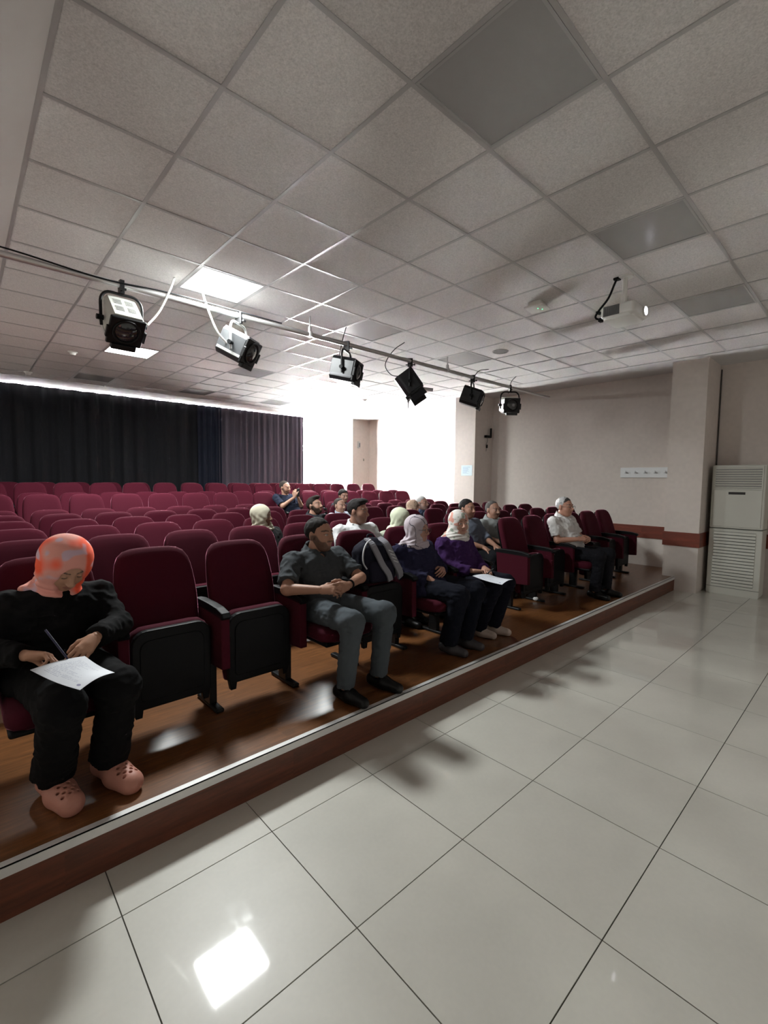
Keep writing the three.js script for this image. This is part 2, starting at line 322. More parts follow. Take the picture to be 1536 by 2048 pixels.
const LEFT0 = 0.305, rightStart = [4.62, 4.66, 4.66, 4.66, 4.66, 4.66, 4.12, 4.1, 0, 0], rightN = [6, 7, 7, 7, 6, 7, 8, 9, 0, 0];
const sitting = {   // row,block,seat -> who sits there
  '0,L,0': 'the woman in the orange headscarf', '0,L,3': 'the man in the dark grey shirt', '0,L,5': 'the woman in navy with glasses', '0,L,6': 'the woman in purple holding a sheet', '0,R,2': 'the man in the white polo shirt',
  '1,L,5': 'the young man in the white shirt', '1,L,6': 'the woman in the pale green headscarf', '1,R,0': 'the man in the blue grey shirt', '1,R,1': 'the moustached man in the grey shirt',
  '2,L,4': 'the woman in the cream headscarf', '3,L,6': 'the bearded man', '4,R,0': 'the half hidden man in light blue', '3,R,1': 'the woman in the brown patterned headscarf', '3,R,2': 'the grey haired man with glasses',
  '5,R,1': 'the dark haired man far back', '6,R,1': 'the man aiming a phone',
};
for (let r = 0; r < 10; r++) {
  const blocks = r < 8 ? [['L', LEFT0 - (r ? PITCH : 0), r ? 8 : 7], ['R', rightStart[r], rightN[r]]] : [['L', 0.33 - (r === 9 ? 0.25 : 0), 16]];
  for (const [bk, x0, n] of blocks) for (let k = 0; k < n; k++) {
    const seat = bk === 'L' && r && r < 8 ? k - 1 : k, who = sitting[`${r},${bk},${seat}`], pitch = PITCH;
    const x = x0 + k * pitch; if (x + 0.3 > XQ || (r === 9 && x > 7.3)) continue;
    const fromAisle = ORD[r > 7 ? n - 1 - k : bk === 'L' ? n - 1 - k : k] ?? ['eleventh', 'twelfth', 'thirteenth', 'fourteenth', 'fifteenth', 'sixteenth'][n - 11 - k];
    let label = who ? `maroon auditorium chair with its seat down under ${who}` : `empty maroon chair, ${ORD[r]} row from platform edge, ` + (r > 7 ? `${fromAisle} seat from the window end` : `${bk === 'L' ? 'curtain' : 'wall'} block, ${fromAisle} seat from the aisle`);
    if (r === 0 && bk === 'L' && k === 4) label = 'maroon folding auditorium chair with a backpack resting on its raised seat';
    if (r === 0 && bk === 'L' && k === 1) label = 'empty maroon chair beside the woman in the orange headscarf, seat folded up';
    if (r === 0 && bk === 'L' && k === 2) label = 'empty maroon chair beside the man in the dark grey shirt, seat folded up';
    chair(x, rowY(r), rowZ(r), !!who, k === n - 1, label, who || label.includes('backpack') || (r === 0 && bk === 'L') ? 'auditorium chairs' : `empty chairs of the ${ORD[r]} row ${bk === 'L' ? 'left' : 'right'} block`);
  }
}

// ------------------------------------------------------------------ pipe with stage lamps
const RY = 3.135, RZ = -4.3, KX = 1.049, kx = (pts) => pts.map(([x, y, z]) => [x * KX, y, z]);
{
  const p = thing('lamp_pipe', 'long grey steel pipe under the ceiling carrying six stage lamps', 'pipe', [0, RY, RZ]);
  mesh('pipe', cyl(0.024, 0.024, [XL + 0.005, 0, 0], [8.1, 0, 0], 20), steelM, p);
  for (const x of [-0.5, 2.85, 5.16]) {
    const h = mesh('hanger', join(cyl(0.008, 0.008, [x, 0.06, 0], [x, H - RY, 0], 10), cyl(0.02, 0.02, [x, 0.025, 0], [x, 0.08, 0], 12), cyl(0.03, 0.03, [x, -0.028 + 0.0, 0.012], [x, -0.028 + 0.056, 0.012], 4)), steelM, p);
  }
  for (const [x, pts] of [[1.42, [[1.42, H - RY, -0.1], [1.40, 0.2, -0.05], [1.34, 0.06, 0.02], [1.25, -0.15, 0.02], [1.17, -0.27, 0.0]]], [1.6, [[1.62, H - RY, -0.05], [1.63, 0.08, 0.0], [1.66, -0.05, 0.03], [1.73, -0.22, 0.05], [1.84, -0.3, 0.02]]]]) mesh('cable', tube(kx(pts), 0.009, 30, 8), whitePlastic, p);
  mesh('cable', tube([[-0.5, 0.03, 0.03], [0.3, 0.034, 0.03], [0.9, 0.0, 0.034], [1.4, 0.034, 0.02], [2.5, 0.034, 0.015]], 0.006, 40, 6), blackPlastic, p);
  for (const pts of [[[3.19, H - RY, 0], [3.17, 0.1, -0.02], [3.1, -0.2, -0.03]], [[4.05, H - RY, 0.05], [3.95, 0.1, -0.03], [3.82, -0.12, -0.05], [3.9, -0.22, -0.03], [4.05, -0.22, -0.02]], [[5.9, H - RY, -0.02], [5.6, 0.1, 0.0], [5.48, -0.1, -0.02]], [[6.6, H - RY, 0.02], [6.5, 0.1, 0.0], [6.46, -0.1, -0.03]]]) mesh('cable', tube(kx(pts), 0.0045, 24, 6), blackPlastic, p);
}
// a box lamp with round lens, hung by a yoke; front is +z
const railM = M(lin(0.05, 0.05, 0.055), 0.25, { metalness: 0.4 });
const lensGlass = M(lin(0.02, 0.025, 0.028), 0.12, { clearcoat: 1, clearcoatRoughness: 0.08 });
function stageLamp(x, yaw, pitch, bodyM, yokeM, label, doors) {
  const t = thing('stage_lamp', label, 'stage lamp', [x, RY, RZ], yaw, 'stage lamps on the pipe'); t.scale.setScalar(0.97);
  mesh('clamp', join(bx(-0.016, 0.016, -0.075, 0.034, -0.034, 0.034), cyl(0.007, 0.007, [0, -0.05, -0.06], [0, -0.05, 0.06], 8), bx(-0.02, 0.02, -0.058, -0.042, 0.05, 0.068)), blackMetal, t);
  mesh('yoke', tube([[-0.155, -0.36, 0], [-0.158, -0.24, 0], [-0.15, -0.13, 0], [-0.11, -0.085, 0], [0, -0.08, 0], [0.11, -0.085, 0], [0.15, -0.13, 0], [0.158, -0.24, 0], [0.155, -0.36, 0]], 0.0125, 40, 8), yokeM, t);
  for (const s of [-1, 1]) mesh('yoke_knob', cyl(0.022, 0.022, [s * 0.14, -0.30, 0], [s * 0.19, -0.30, 0], 12), blackPlastic, t);
  const body = new THREE.Group(); body.name = 'housing_group'; body.position.set(0, -0.30, 0); body.rotation.x = pitch;
  const shape = polyExtrude([[-0.125, 0.09], [-0.1, 0.125], [0.1, 0.125], [0.125, 0.09], [0.125, -0.1], [0.085, -0.135], [-0.085, -0.135], [-0.125, -0.1]], 0.27, 0.006, 2); shape.translate(0, 0, -0.15);
  const housing = mesh('housing', shape, bodyM, t); housing.position.copy(body.position); housing.rotation.copy(body.rotation);
  mesh('front_plate', join(move(rbox(0.27, 0.25, 0.03, 0.012), 0, -0.005, 0.14), move(rbox(0.19, 0.05, 0.05, 0.008), 0, -0.14, 0.15), move(rbox(0.02, 0.1, 0.03, 0.005), 0.14, -0.02, 0.15), move(rbox(0.02, 0.1, 0.03, 0.005), -0.14, -0.02, 0.15)), blackMetal, housing);
  mesh('lens_ring', (() => { const g = new THREE.TorusGeometry(0.098, 0.010, 10, 32); g.translate(0, 0, 0.158); return g; })(), blackMetal, housing);
  mesh('lens', (() => { const g = new THREE.SphereGeometry(0.2, 24, 8, 0, Math.PI * 2, 0, 0.5); g.rotateX(Math.PI / 2); g.translate(0, 0, -0.025); return g; })(), lensGlass, housing);
  for (const vx of [-0.045, 0.045]) for (const vz of [-0.07, 0.03]) mesh('vent', join(...[0, 1, 2, 3].map((k) => bx(vx - 0.03, vx + 0.03, 0.128, 0.1345, vz - 0.03 + k * 0.018, vz - 0.022 + k * 0.018))), bodyM === charcoal ? blackPlastic : steelM, housing);
  for (const s of [-1, 1]) mesh('side_rail', bx(s * 0.1295 - 0.0075, s * 0.1295 + 0.0075, -0.095, -0.07, -0.14, 0.13), bodyM === charcoal ? railM : steelM, housing);
  if (doors) for (const [rx, ry, px, py] of [[0, 0.9, -0.13, 0], [0, -0.9, 0.13, 0], [0.75, 0, 0, 0.12], [-0.9, 0, 0, -0.13]]) {
    const d = mesh('barn_door', rbox(px ? 0.15 : 0.2, px ? 0.2 : 0.15, 0.004, 0.001, 1), blackMetal, housing);
    d.position.set(px * 1.25, py * 1.25, 0.2); d.rotation.set(rx, ry, 0);
  }
}
const paleLamp = M(lin(0.62, 0.63, 0.58), 0.4, { metalness: 0.25 }), greyLamp = M(lin(0.045, 0.047, 0.05), 0.38, { metalness: 0.3 }), charcoal = M(lin(0.014, 0.015, 0.017), 0.35, { metalness: 0.25 });
stageLamp(1.033, 0.05, 0.80, paleLamp, blackMetal, 'stage lamp with pale top vents hanging nearest the left end of the pipe');
stageLamp(2.040, 0.62, 0.48, greyLamp, steelM, 'grey stage lamp with steel yoke hanging beside the lit ceiling panel');
stageLamp(3.352, 0.55, 0.22, charcoal, blackMetal, 'black stage lamp hanging in front of the far lit panel');
stageLamp(4.406, 0.75, 0.95, charcoal, blackMetal, 'black stage lamp with open barn doors tilted steeply down', true);
stageLamp(5.759, 0.5, 0.35, charcoal, blackMetal, 'black stage lamp between the barn door lamp and the wall end lamp');
stageLamp(6.782, -0.72, 0.18, paleLamp, blackMetal, 'stage lamp with a pale side, last on the pipe by the right wall');

// ------------------------------------------------------------------ projector and small ceiling fittings
{
  const t = thing('projector', 'white ceiling projector with glowing lens on a short white pole', 'projector', [4.25, H, -1.6]);
  mesh('pole', join(cyl(0.02, 0.02, [0, 0, 0], [0, -0.25, 0], 14), cyl(0.06, 0.06, [0, -0.012, 0], [0, 0, 0], 20), move(rbox(0.07, 0.02, 0.12, 0.005), 0, -0.245, 0), bx(-0.035, -0.028, -0.26, -0.16, -0.02, 0.02), bx(0.028, 0.035, -0.26, -0.16, -0.02, 0.02)), whitePlastic, t);
  const b = mesh('case', move(rbox(0.31, 0.098, 0.27, 0.022, 3), 0, -0.31, 0), whitePlastic, t);
  mesh('lower_case', (() => { const g = polyExtrude(roundRect(-0.14, 0.14, -0.115, 0.115, 0.03), 0.016, 0.006, 2); g.rotateX(Math.PI / 2); g.translate(0, -0.354, 0); return g; })(), whitePlastic, b);
  mesh('side_vent', join(...[...Array(7)].map((_, k) => bx(-0.159, -0.154, -0.345, -0.275, -0.10 + k * 0.017, -0.09 + k * 0.017)), bx(-0.157, -0.1535, -0.35, -0.27, -0.11, 0.02)), M(lin(0.09, 0.09, 0.09), 0.6), b);
  mesh('lens_barrel', cyl(0.042, 0.04, [0.07, -0.305, 0.12], [0.07, -0.305, 0.15], 24), whitePlastic, b);
  mesh('lens_light', cyl(0.033, 0.033, [0.07, -0.305, 0.145], [0.07, -0.305, 0.154], 24), new THREE.MeshStandardMaterial({ color: 0xffffff, emissive: lin(0.93, 0.9, 1), emissiveIntensity: 6, roughness: 0.3 }), b);
  const s = new THREE.SpotLight(lin(0.95, 0.95, 1), 62, 0, 0.36, 0.1, 2); s.position.set(4.32, H - 0.305, -1.43); s.target.position.set(4.32, 1.9, ZF); s.name = 'projector_light'; s.castShadow = true; scene.add(s); scene.add(s.target);
  mesh('cable', tube([[-0.02, 0, -0.06], [-0.05, -0.06, -0.07], [-0.09, -0.18, -0.1], [-0.13, -0.28, -0.16], [-0.12, -0.32, -0.19], [-0.06, -0.33, -0.18], [0, -0.32, -0.13]], 0.009, 36, 8), blackPlastic, t);
  mesh('plug', join(move(rbox(0.05, 0.02, 0.05, 0.005), -0.02, -0.01, -0.06), move(rbox(0.05, 0.03, 0.03, 0.005), -0.08, -0.345, -0.16), move(rbox(0.06, 0.02, 0.03, 0.005), -0.1, -0.285, -0.17)), blackPlastic, t);
}
{
  const t = thing('access_point', 'small white square network box with green lights under the ceiling', 'access point', [4.25, H, -2.42], 0.1);
  mesh('mount', move(rbox(0.13, 0.045, 0.13, 0.008), 0, -0.02, 0), whitePlastic, t);
  mesh('cover', move(rbox(0.19, 0.022, 0.19, 0.01), 0, -0.052, 0), whitePlastic, t);
  const led = new THREE.MeshStandardMaterial({ color: 0x113322, emissive: lin(0.1, 1, 0.4), emissiveIntensity: 3 });
  for (const [x, z] of [[-0.02, 0.02], [0.025, 0.045]]) mesh('indicator_light', cyl(0.005, 0.005, [x, -0.066, z], [x, -0.062, z], 10), led, t);
}
{
  const t = thing('ceiling_speaker', 'round grey speaker grille set in a ceiling tile', 'speaker', [5.46, H, -3.63]);
  mesh('rim', (() => { const g = new THREE.TorusGeometry(0.1, 0.008, 8, 36); g.rotateX(Math.PI / 2); g.translate(0, -0.002, 0); return g; })(), M(lin(0.45, 0.44, 0.43), 0.6), t);
  mesh('grille', cyl(0.1, 0.1, [0, -0.004, 0], [0, 0.004, 0], 36), M(lin(0.24, 0.235, 0.23), 0.8), t);
}
for (const [x, z, where] of [[1.25, -7.85, 'beside the lit panel behind the first lamp'], [6.58, -7.8, 'near the bright window'], [0.93, -9.9, 'by the left end of the black curtain']]) {
  const t = thing('smoke_detector', `white round smoke detector on the ceiling ${where}`, 'smoke detector', [x, H, z], 0, 'smoke detectors');
  mesh('base', cyl(0.058, 0.062, [0, -0.016, 0], [0, 0, 0], 24), whitePlastic, t);
  mesh('dome', cyl(0.03, 0.046, [0, -0.046, 0], [0, -0.016, 0], 24), whitePlastic, t);
}

// ------------------------------------------------------------------ air conditioner, wall fittings
{
  const t = thing('air_conditioner', 'tall white floor standing air conditioner with louvred lower half', 'air conditioner', [7.99, 0, -1.385]);
  const w = 0.305;   // half width along z
  const ac = M(lin(0.66, 0.665, 0.60), 0.42);
  mesh('lower_case', (() => { const g = rbox(0.32, 0.93, 2 * w, 0.012, 2); g.translate(0.16, 0.475, 0); return g; })(), ac, t);
  mesh('upper_case', (() => { const g = rbox(0.32, 0.895, 2 * w, 0.018, 3); g.translate(0.16, 1.395, 0); return g; })(), ac, t);
  mesh('front_panel', move(rbox(0.014, 0.52, 2 * w - 0.06, 0.006), -0.004, 1.235, 0), ac, t);
  mesh('outlet_frame', join(bx(-0.012, 0.004, 1.805, 1.825, -w + 0.03, w - 0.03), bx(-0.012, 0.004, 1.5, 1.515, -w + 0.03, w - 0.03), bx(-0.012, 0.004, 1.515, 1.805, -w + 0.03, -w + 0.045), bx(-0.012, 0.004, 1.515, 1.805, w - 0.045, w - 0.03)), ac, t);
  mesh('outlet_back', bx(-0.003, -0.0005, 1.51, 1.81, -w + 0.045, w - 0.045), M(lin(0.3, 0.3, 0.29), 0.7), t);
  for (let k = 0; k < 9; k++) { const o = mesh('outlet_slat', rbox(0.012, 0.02, 2 * w - 0.092, 0.003, 1), ac, t); o.position.set(-0.008, 1.53 + k * 0.033, 0); o.rotation.z = 0.5; }
  mesh('display', bx(-0.0125, -0.0108, 1.43, 1.465, -0.1, 0.09), M(lin(0.015, 0.015, 0.017), 0.2), t);
  for (let k = 0; k < 17; k++) { const o = mesh('louvre', rbox(0.012, 0.037, 2 * w - 0.13, 0.004, 1), ac, t); o.position.set(-0.004, 0.165 + k * 0.0445, -0.005); o.rotation.z = -0.16; }
  mesh('louvre_gap', bx(-0.0012, 0.0005, 0.14, 0.90, -w + 0.062, w - 0.072), M(lin(0.03, 0.03, 0.028), 0.8), t);
  mesh('seam', join(bx(-0.003, 0.001, 0.945, 0.95, -w, w), bx(-0.003, 0.001, 0.1, 0.104, -w, w)), M(lin(0.05, 0.05, 0.05), 0.8), t);
  mesh('plinth', bx(0.0, 0.31, 0, 0.02, -w + 0.01, w - 0.01), ac, t);
}
tag(mesh('wall_conduit', cyl(0.009, 0.009, [8.405, 1.8, -1.735], [8.405, 3.27, -1.735], 8), M(lin(0.07, 0.06, 0.055), 0.6)), 'thin dark vertical conduit in the corner above the air conditioner', 'conduit');
{
  const t = thing('coat_hook_board', 'long white wall board with a row of coat hooks', 'coat rack', [XR, 1.75, -2.70]);
  mesh('board', (() => { const g = rbox(0.022, 0.17, 0.8, 0.004); g.translate(-0.011, 0, 0); return g; })(), M(lin(0.82, 0.84, 0.85), 0.4), t);
  for (let k = 0; k < 5; k++) {
    const z = -0.3 + k * 0.15;
    mesh('hook', join(tube([[-0.02, 0.01, z], [-0.05, 0.0, z], [-0.06, 0.02, z], [-0.058, 0.032, z]], 0.006, 14, 6), tube([[-0.02, -0.005, z - 0.03], [-0.035, -0.01, z], [-0.02, -0.005, z + 0.03]], 0.006, 14, 6)), steelM, t);
  }
}
{
  const t = thing('wall_bracket_antenna', 'small black bracket with upright antenna and dangling cable on the pillar side', 'bracket', [8.13, 2.53, -5.73]);
  mesh('bracket', move(rbox(0.16, 0.05, 0.07, 0.008), 0.06, -0.02, 0.035), blackPlastic, t);
  mesh('antenna', move(rbox(0.035, 0.2, 0.035, 0.008), 0.15, 0.06, 0.05), blackPlastic, t);
  mesh('cable', tube([[0.06, -0.04, 0.03], [0.065, -0.12, 0.03], [0.05, -0.17, 0.02], [0.065, -0.24, 0.02], [0.04, -0.32, 0.015]], 0.007, 20, 6), M(lin(0.3, 0.27, 0.25), 0.7), t);
  mesh('plug', move(rbox(0.03, 0.07, 0.03, 0.008), 0.062, -0.22, 0.02), blackPlastic, t);
}
{
  const tx = tex(128, 160, (u, v) => { const row = Math.floor(v * 16), on = u > 0.14 && u < 0.5 + 0.36 * hash(row, 3) && (v * 16) % 1 > 0.55 && row > 2 && row < 14; return on ? [0.62, 0.72, 0.80] : [0.86, 0.93, 0.95]; }, true);
  tag(mesh('notice_sheet', bx(7.794, 7.7995, 1.69, 1.905, -6.06, -5.78), [0, 1, 2, 3, 4, 5].map((k) => (k === 1 ? M(0xffffff, 0.6, { map: (() => { const q = tx.clone(); q.repeat.set(1 / 0.27, 1 / 0.21); q.needsUpdate = true; return q; })() }) : M(lin(0.8, 0.86, 0.88), 0.6)))), 'pale blue printed notice sheet stuck on the middle pillar', 'notice');
}
{
  const t = thing('wall_dispenser', 'small white box with dark front on the far pillar by the window', 'wall box', [8.64, 2.6, -10.5]);
  mesh('case', move(rbox(0.075, 0.2, 0.05, 0.01), 0, 0, 0.025), M(lin(0.6, 0.6, 0.58), 0.4), t);
  mesh('front', move(rbox(0.045, 0.12, 0.008, 0.003), 0.005, -0.01, 0.052), M(lin(0.2, 0.22, 0.23), 0.3), t);
}
tag(mesh('light_switch', move(rbox(0.04, 0.07, 0.02, 0.005), 8.84, 2.17, -10.49), M(lin(0.35, 0.33, 0.28), 0.5)), 'small brownish switch on the far pillar below the wall box', 'switch');

// ------------------------------------------------------------------ people: distance fields meshed by surface nets
const smin = (a, b, k) => { const h = Math.max(k - Math.abs(a - b), 0) / k; return Math.min(a, b) - h * h * k * 0.25; };
const cap = (a, b, ra, rb = ra) => {
  const bx_ = b[0] - a[0], by = b[1] - a[1], bz = b[2] - a[2], l2 = bx_ * bx_ + by * by + bz * bz || 1e-9;
  return (x, y, z) => { const px = x - a[0], py = y - a[1], pz = z - a[2], t = clamp((px * bx_ + py * by + pz * bz) / l2, 0, 1), dx = px - bx_ * t, dy = py - by * t, dz = pz - bz * t; return Math.sqrt(dx * dx + dy * dy + dz * dz) - (ra + (rb - ra) * t); };
};
const ell = (c, r) => (x, y, z) => {
  const px = x - c[0], py = y - c[1], pz = z - c[2], k0 = Math.sqrt((px / r[0]) ** 2 + (py / r[1]) ** 2 + (pz / r[2]) ** 2);
  const k1 = Math.sqrt((px / (r[0] * r[0])) ** 2 + (py / (r[1] * r[1])) ** 2 + (pz / (r[2] * r[2])) ** 2);
  return k1 < 1e-6 ? -Math.min(...r) : k0 * (k0 - 1) / k1;
};
const rb = (c, h, r) => (x, y, z) => { const qx = Math.abs(x - c[0]) - h[0] + r, qy = Math.abs(y - c[1]) - h[1] + r, qz = Math.abs(z - c[2]) - h[2] + r, ax = Math.max(qx, 0), ay = Math.max(qy, 0), az = Math.max(qz, 0); return Math.sqrt(ax * ax + ay * ay + az * az) + Math.min(Math.max(qx, qy, qz), 0) - r; };
const uni = (k, ...fs) => (x, y, z) => { let d = fs[0](x, y, z); for (let i = 1; i < fs.length; i++) d = smin(d, fs[i](x, y, z), k); return d; };
const sub = (k, f, ...gs) => (x, y, z) => { let d = f(x, y, z); for (const g of gs) d = -smin(-d, g(x, y, z), k); return d; };
const isect = (k, f, ...gs) => (x, y, z) => { let d = -f(x, y, z); for (const g of gs) d = smin(d, -g(x, y, z), k); return -d; };
const half = (p, n) => { const l = Math.hypot(...n); return (x, y, z) => ((x - p[0]) * n[0] + (y - p[1]) * n[1] + (z - p[2]) * n[2]) / l; };   // inside is behind the normal
function nets(f, lo, hi, h, colorFn) {
  const n = [0, 1, 2].map((k) => Math.ceil((hi[k] - lo[k]) / h) + 2), [nx, ny, nz] = n, F = new Float32Array(nx * ny * nz), Bk = 6, R = h * Bk * 0.5 * 1.7321 * 1.25;
  for (let bz = 0; bz < nz; bz += Bk) for (let by = 0; by < ny; by += Bk) for (let bx0 = 0; bx0 < nx; bx0 += Bk) {
    const c = f(lo[0] + (bx0 + Bk / 2 - 0.5) * h, lo[1] + (by + Bk / 2 - 0.5) * h, lo[2] + (bz + Bk / 2 - 0.5) * h), far = Math.abs(c) > R + h;
    for (let z = bz; z < Math.min(bz + Bk, nz); z++) for (let y = by; y < Math.min(by + Bk, ny); y++) for (let x = bx0; x < Math.min(bx0 + Bk, nx); x++) F[(z * ny + y) * nx + x] = far ? c : f(lo[0] + x * h, lo[1] + y * h, lo[2] + z * h);
  }
  const id = new Int32Array(nx * ny * nz).fill(-1), pos = [], idx = [], co = [0, 1, nx, nx + 1, nx * ny, nx * ny + 1, nx * ny + nx, nx * ny + nx + 1];
  const E = [[0, 1], [2, 3], [4, 5], [6, 7], [0, 2], [1, 3], [4, 6], [5, 7], [0, 4], [1, 5], [2, 6], [3, 7]];
  for (let z = 0; z < nz - 1; z++) for (let y = 0; y < ny - 1; y++) for (let x = 0; x < nx - 1; x++) {
    const o = (z * ny + y) * nx + x; let m = 0;
    for (let k = 0; k < 8; k++) if (F[o + co[k]] < 0) m |= 1 << k;
    if (m === 0 || m === 255) continue;
    let sx = 0, sy = 0, sz = 0, c = 0;
    for (const [a, b] of E) { const fa = F[o + co[a]], fb = F[o + co[b]]; if ((fa < 0) === (fb < 0)) continue; const t = fa / (fa - fb); sx += (a & 1) + ((b & 1) - (a & 1)) * t; sy += ((a >> 1) & 1) + (((b >> 1) & 1) - ((a >> 1) & 1)) * t; sz += (a >> 2) + ((b >> 2) - (a >> 2)) * t; c++; }
    id[o] = pos.length / 3; pos.push(lo[0] + (x + sx / c) * h, lo[1] + (y + sy / c) * h, lo[2] + (z + sz / c) * h);
  }
  const st = [1, nx, nx * ny];
  for (let z = 1; z < nz - 1; z++) for (let y = 1; y < ny - 1; y++) for (let x = 1; x < nx - 1; x++) {
    const o = (z * ny + y) * nx + x, s0 = F[o] < 0;
    for (let a = 0; a < 3; a++) {
      if ((F[o + st[a]] < 0) === s0) continue;
      const u = st[(a + 1) % 3], v = st[(a + 2) % 3], A = id[o], B = id[o - u], C = id[o - u - v], D = id[o - v];
      if (A < 0 || B < 0 || C < 0 || D < 0) continue;
      if (s0) idx.push(A, B, C, A, C, D); else idx.push(A, C, B, A, D, C);
    }
  }
  const g = new THREE.BufferGeometry(); g.setAttribute('position', new THREE.Float32BufferAttribute(pos, 3)); g.setIndex(idx); g.computeVertexNormals();
  if (colorFn) { const c = new Float32Array(pos.length); for (let i = 0; i < pos.length; i += 3) { const q = colorFn(pos[i], pos[i + 1], pos[i + 2]); c[i] = q[0]; c[i + 1] = q[1]; c[i + 2] = q[2]; } g.setAttribute('color', new THREE.BufferAttribute(c, 3)); }
  return g;
}
const bounds = (pts, r) => [[0, 1, 2].map((k) => Math.min(...pts.map((p) => p[k])) - r), [0, 1, 2].map((k) => Math.max(...pts.map((p) => p[k])) + r)];
const add = (a, b, s = 1) => [a[0] + b[0] * s, a[1] + b[1] * s, a[2] + b[2] * s];
const mix3 = (a, b, t) => [lerp(a[0], b[0], t), lerp(a[1], b[1], t), lerp(a[2], b[2], t)];
const norm = (a) => { const l = Math.hypot(...a) || 1; return [a[0] / l, a[1] / l, a[2] / l]; };
const cross = (a, b) => [a[1] * b[2] - a[2] * b[1], a[2] * b[0] - a[0] * b[2], a[0] * b[1] - a[1] * b[0]];
const fold = (x, y, z, a) => { const u = noise3(x * 9 + 3, y * 9, z * 9), v = noise3(x * 17, y * 30 + 5, z * 17), w = noise3(x * 34, y * 22, z * 34 + 8); return a * (1.7 * Math.abs(v - 0.5) * 2 * (0.4 + u) + 0.9 * Math.abs(w - 0.5) * 2 - 1.1); };
const vcMat = (rough, o = {}) => M(0xffffff, rough, { vertexColors: true, ...o });
const skinM = vcMat(0.55), clothV = vcMat(0.9), shinyHair = (c) => M(c, 0.5);
const cloth = (r, g, b, rough = 0.92) => M(lin(r, g, b), rough, { specularIntensity: 0.3 });

// head in its own axes: origin between the ears, +z is where the face looks; fs < 1 for a softer, smaller jaw
function headField(w) {
  const jaw = w ? 0.92 : 1;
  let d = uni(0.03, ell([0, 0.032, -0.014], [0.076, 0.088, 0.098]), ell([0, -0.03, 0.028], [0.062 * jaw, 0.082, 0.068]), ell([0, -0.083, 0.05], [0.036 * jaw, 0.03, 0.036]), ell([0.04, -0.03, 0.052], [0.024, 0.03, 0.03]), ell([-0.04, -0.03, 0.052], [0.024, 0.03, 0.03]));
  d = uni(0.014, d, cap([-0.034, 0.027, 0.078], [0.034, 0.027, 0.078], w ? 0.011 : 0.0135));
  d = sub(0.012, d, ell([0.031, 0.006, 0.104], [0.019, 0.012, 0.017]), ell([-0.031, 0.006, 0.104], [0.019, 0.012, 0.017]));
  d = uni(0.012, d, cap([0, 0.016, 0.089], [0, -0.024, 0.112], 0.0075, 0.0115), ell([0, -0.03, 0.104], [0.018, 0.009, 0.013]));
  d = uni(0.006, d, ell([0.031, 0.005, 0.0805], [0.0135, 0.0115, 0.0125]), ell([-0.031, 0.005, 0.0805], [0.0135, 0.0115, 0.0125]));
  d = uni(0.005, d, ell([0, -0.053, 0.088], [0.023, 0.0055, 0.010]), ell([0, -0.064, 0.086], [0.020, 0.0065, 0.011]));
  d = sub(0.003, d, cap([-0.02, -0.0585, 0.098], [0.02, -0.0585, 0.098], 0.0018));
  d = uni(0.008, d, ell([0.077, -0.004, -0.008], [0.009, 0.031, 0.019]), ell([-0.077, -0.004, -0.008], [0.009, 0.031, 0.019]));
  return d;
}
function faceColor(skin, o) {
  const brow = o.brow ?? [0.03, 0.02, 0.015], lip = mix3(skin, o.w ? [0.32, 0.10, 0.09] : [0.25, 0.10, 0.08], 0.55);
  return (x, y, z) => {
    const ax = Math.abs(x);
    const ex = (ax - 0.031) / 0.0125, ey = (y - 0.005) / (o.shut ? 0.0022 : 0.0052);
    if (z > 0.072 && ex * ex + ey * ey < 1) { if (o.shut) return [0.03, 0.02, 0.018]; return (ax - 0.031) ** 2 + (y - 0.005) ** 2 < 0.0052 ** 2 ? [0.015, 0.010, 0.008] : [0.52, 0.50, 0.47]; }
    if (z > 0.07 && ex * ex + ey * ey < 2.2 && y > 0.005) return mix3(skin, brow, 0.6);
    const by = 0.0285 + 0.006 * Math.min(1, (ax - 0.012) / 0.02) - Math.max(0, ax - 0.04) * 0.35;
    if (z > 0.045 && ax > 0.011 && ax < 0.054 && Math.abs(y - by) < (o.w ? 0.0028 : 0.0045)) return mix3(skin, brow, 0.85);
    if (z > 0.08 && ax < 0.023 && y < -0.047 && y > -0.071 && (ax / 0.023) ** 2 + ((y + 0.059) / 0.012) ** 2 < 1) return lip;
    if (o.beard) {
      const dark = o.beardColor ?? [0.02, 0.015, 0.012], ss = (e0, e1, v) => sm(clamp((v - e0) / (e1 - e0), 0, 1));
      const mo = ss(0.07, 0.08, z) * ss(0.034, 0.026, ax) * ss(-0.034, -0.039, y) * ss(-0.052, -0.047, y);
      const yb = lerp(-0.072 + 0.03 * ss(0.012, 0.045, ax), 0.004, ss(0.075, 0.02, z)), jaw = ss(0.006, -0.008, y - yb) * ss(-0.02, -0.006, z);
      const k = o.moustache === 'only' ? mo * 0.85 : Math.max(mo, jaw) * o.beard * (0.85 + 0.3 * hash(x * 900, y * 900, z * 900));
      if (k > 0.01) return mix3(skin, dark, Math.min(0.97, k));
    }
    return skin;
  };
}
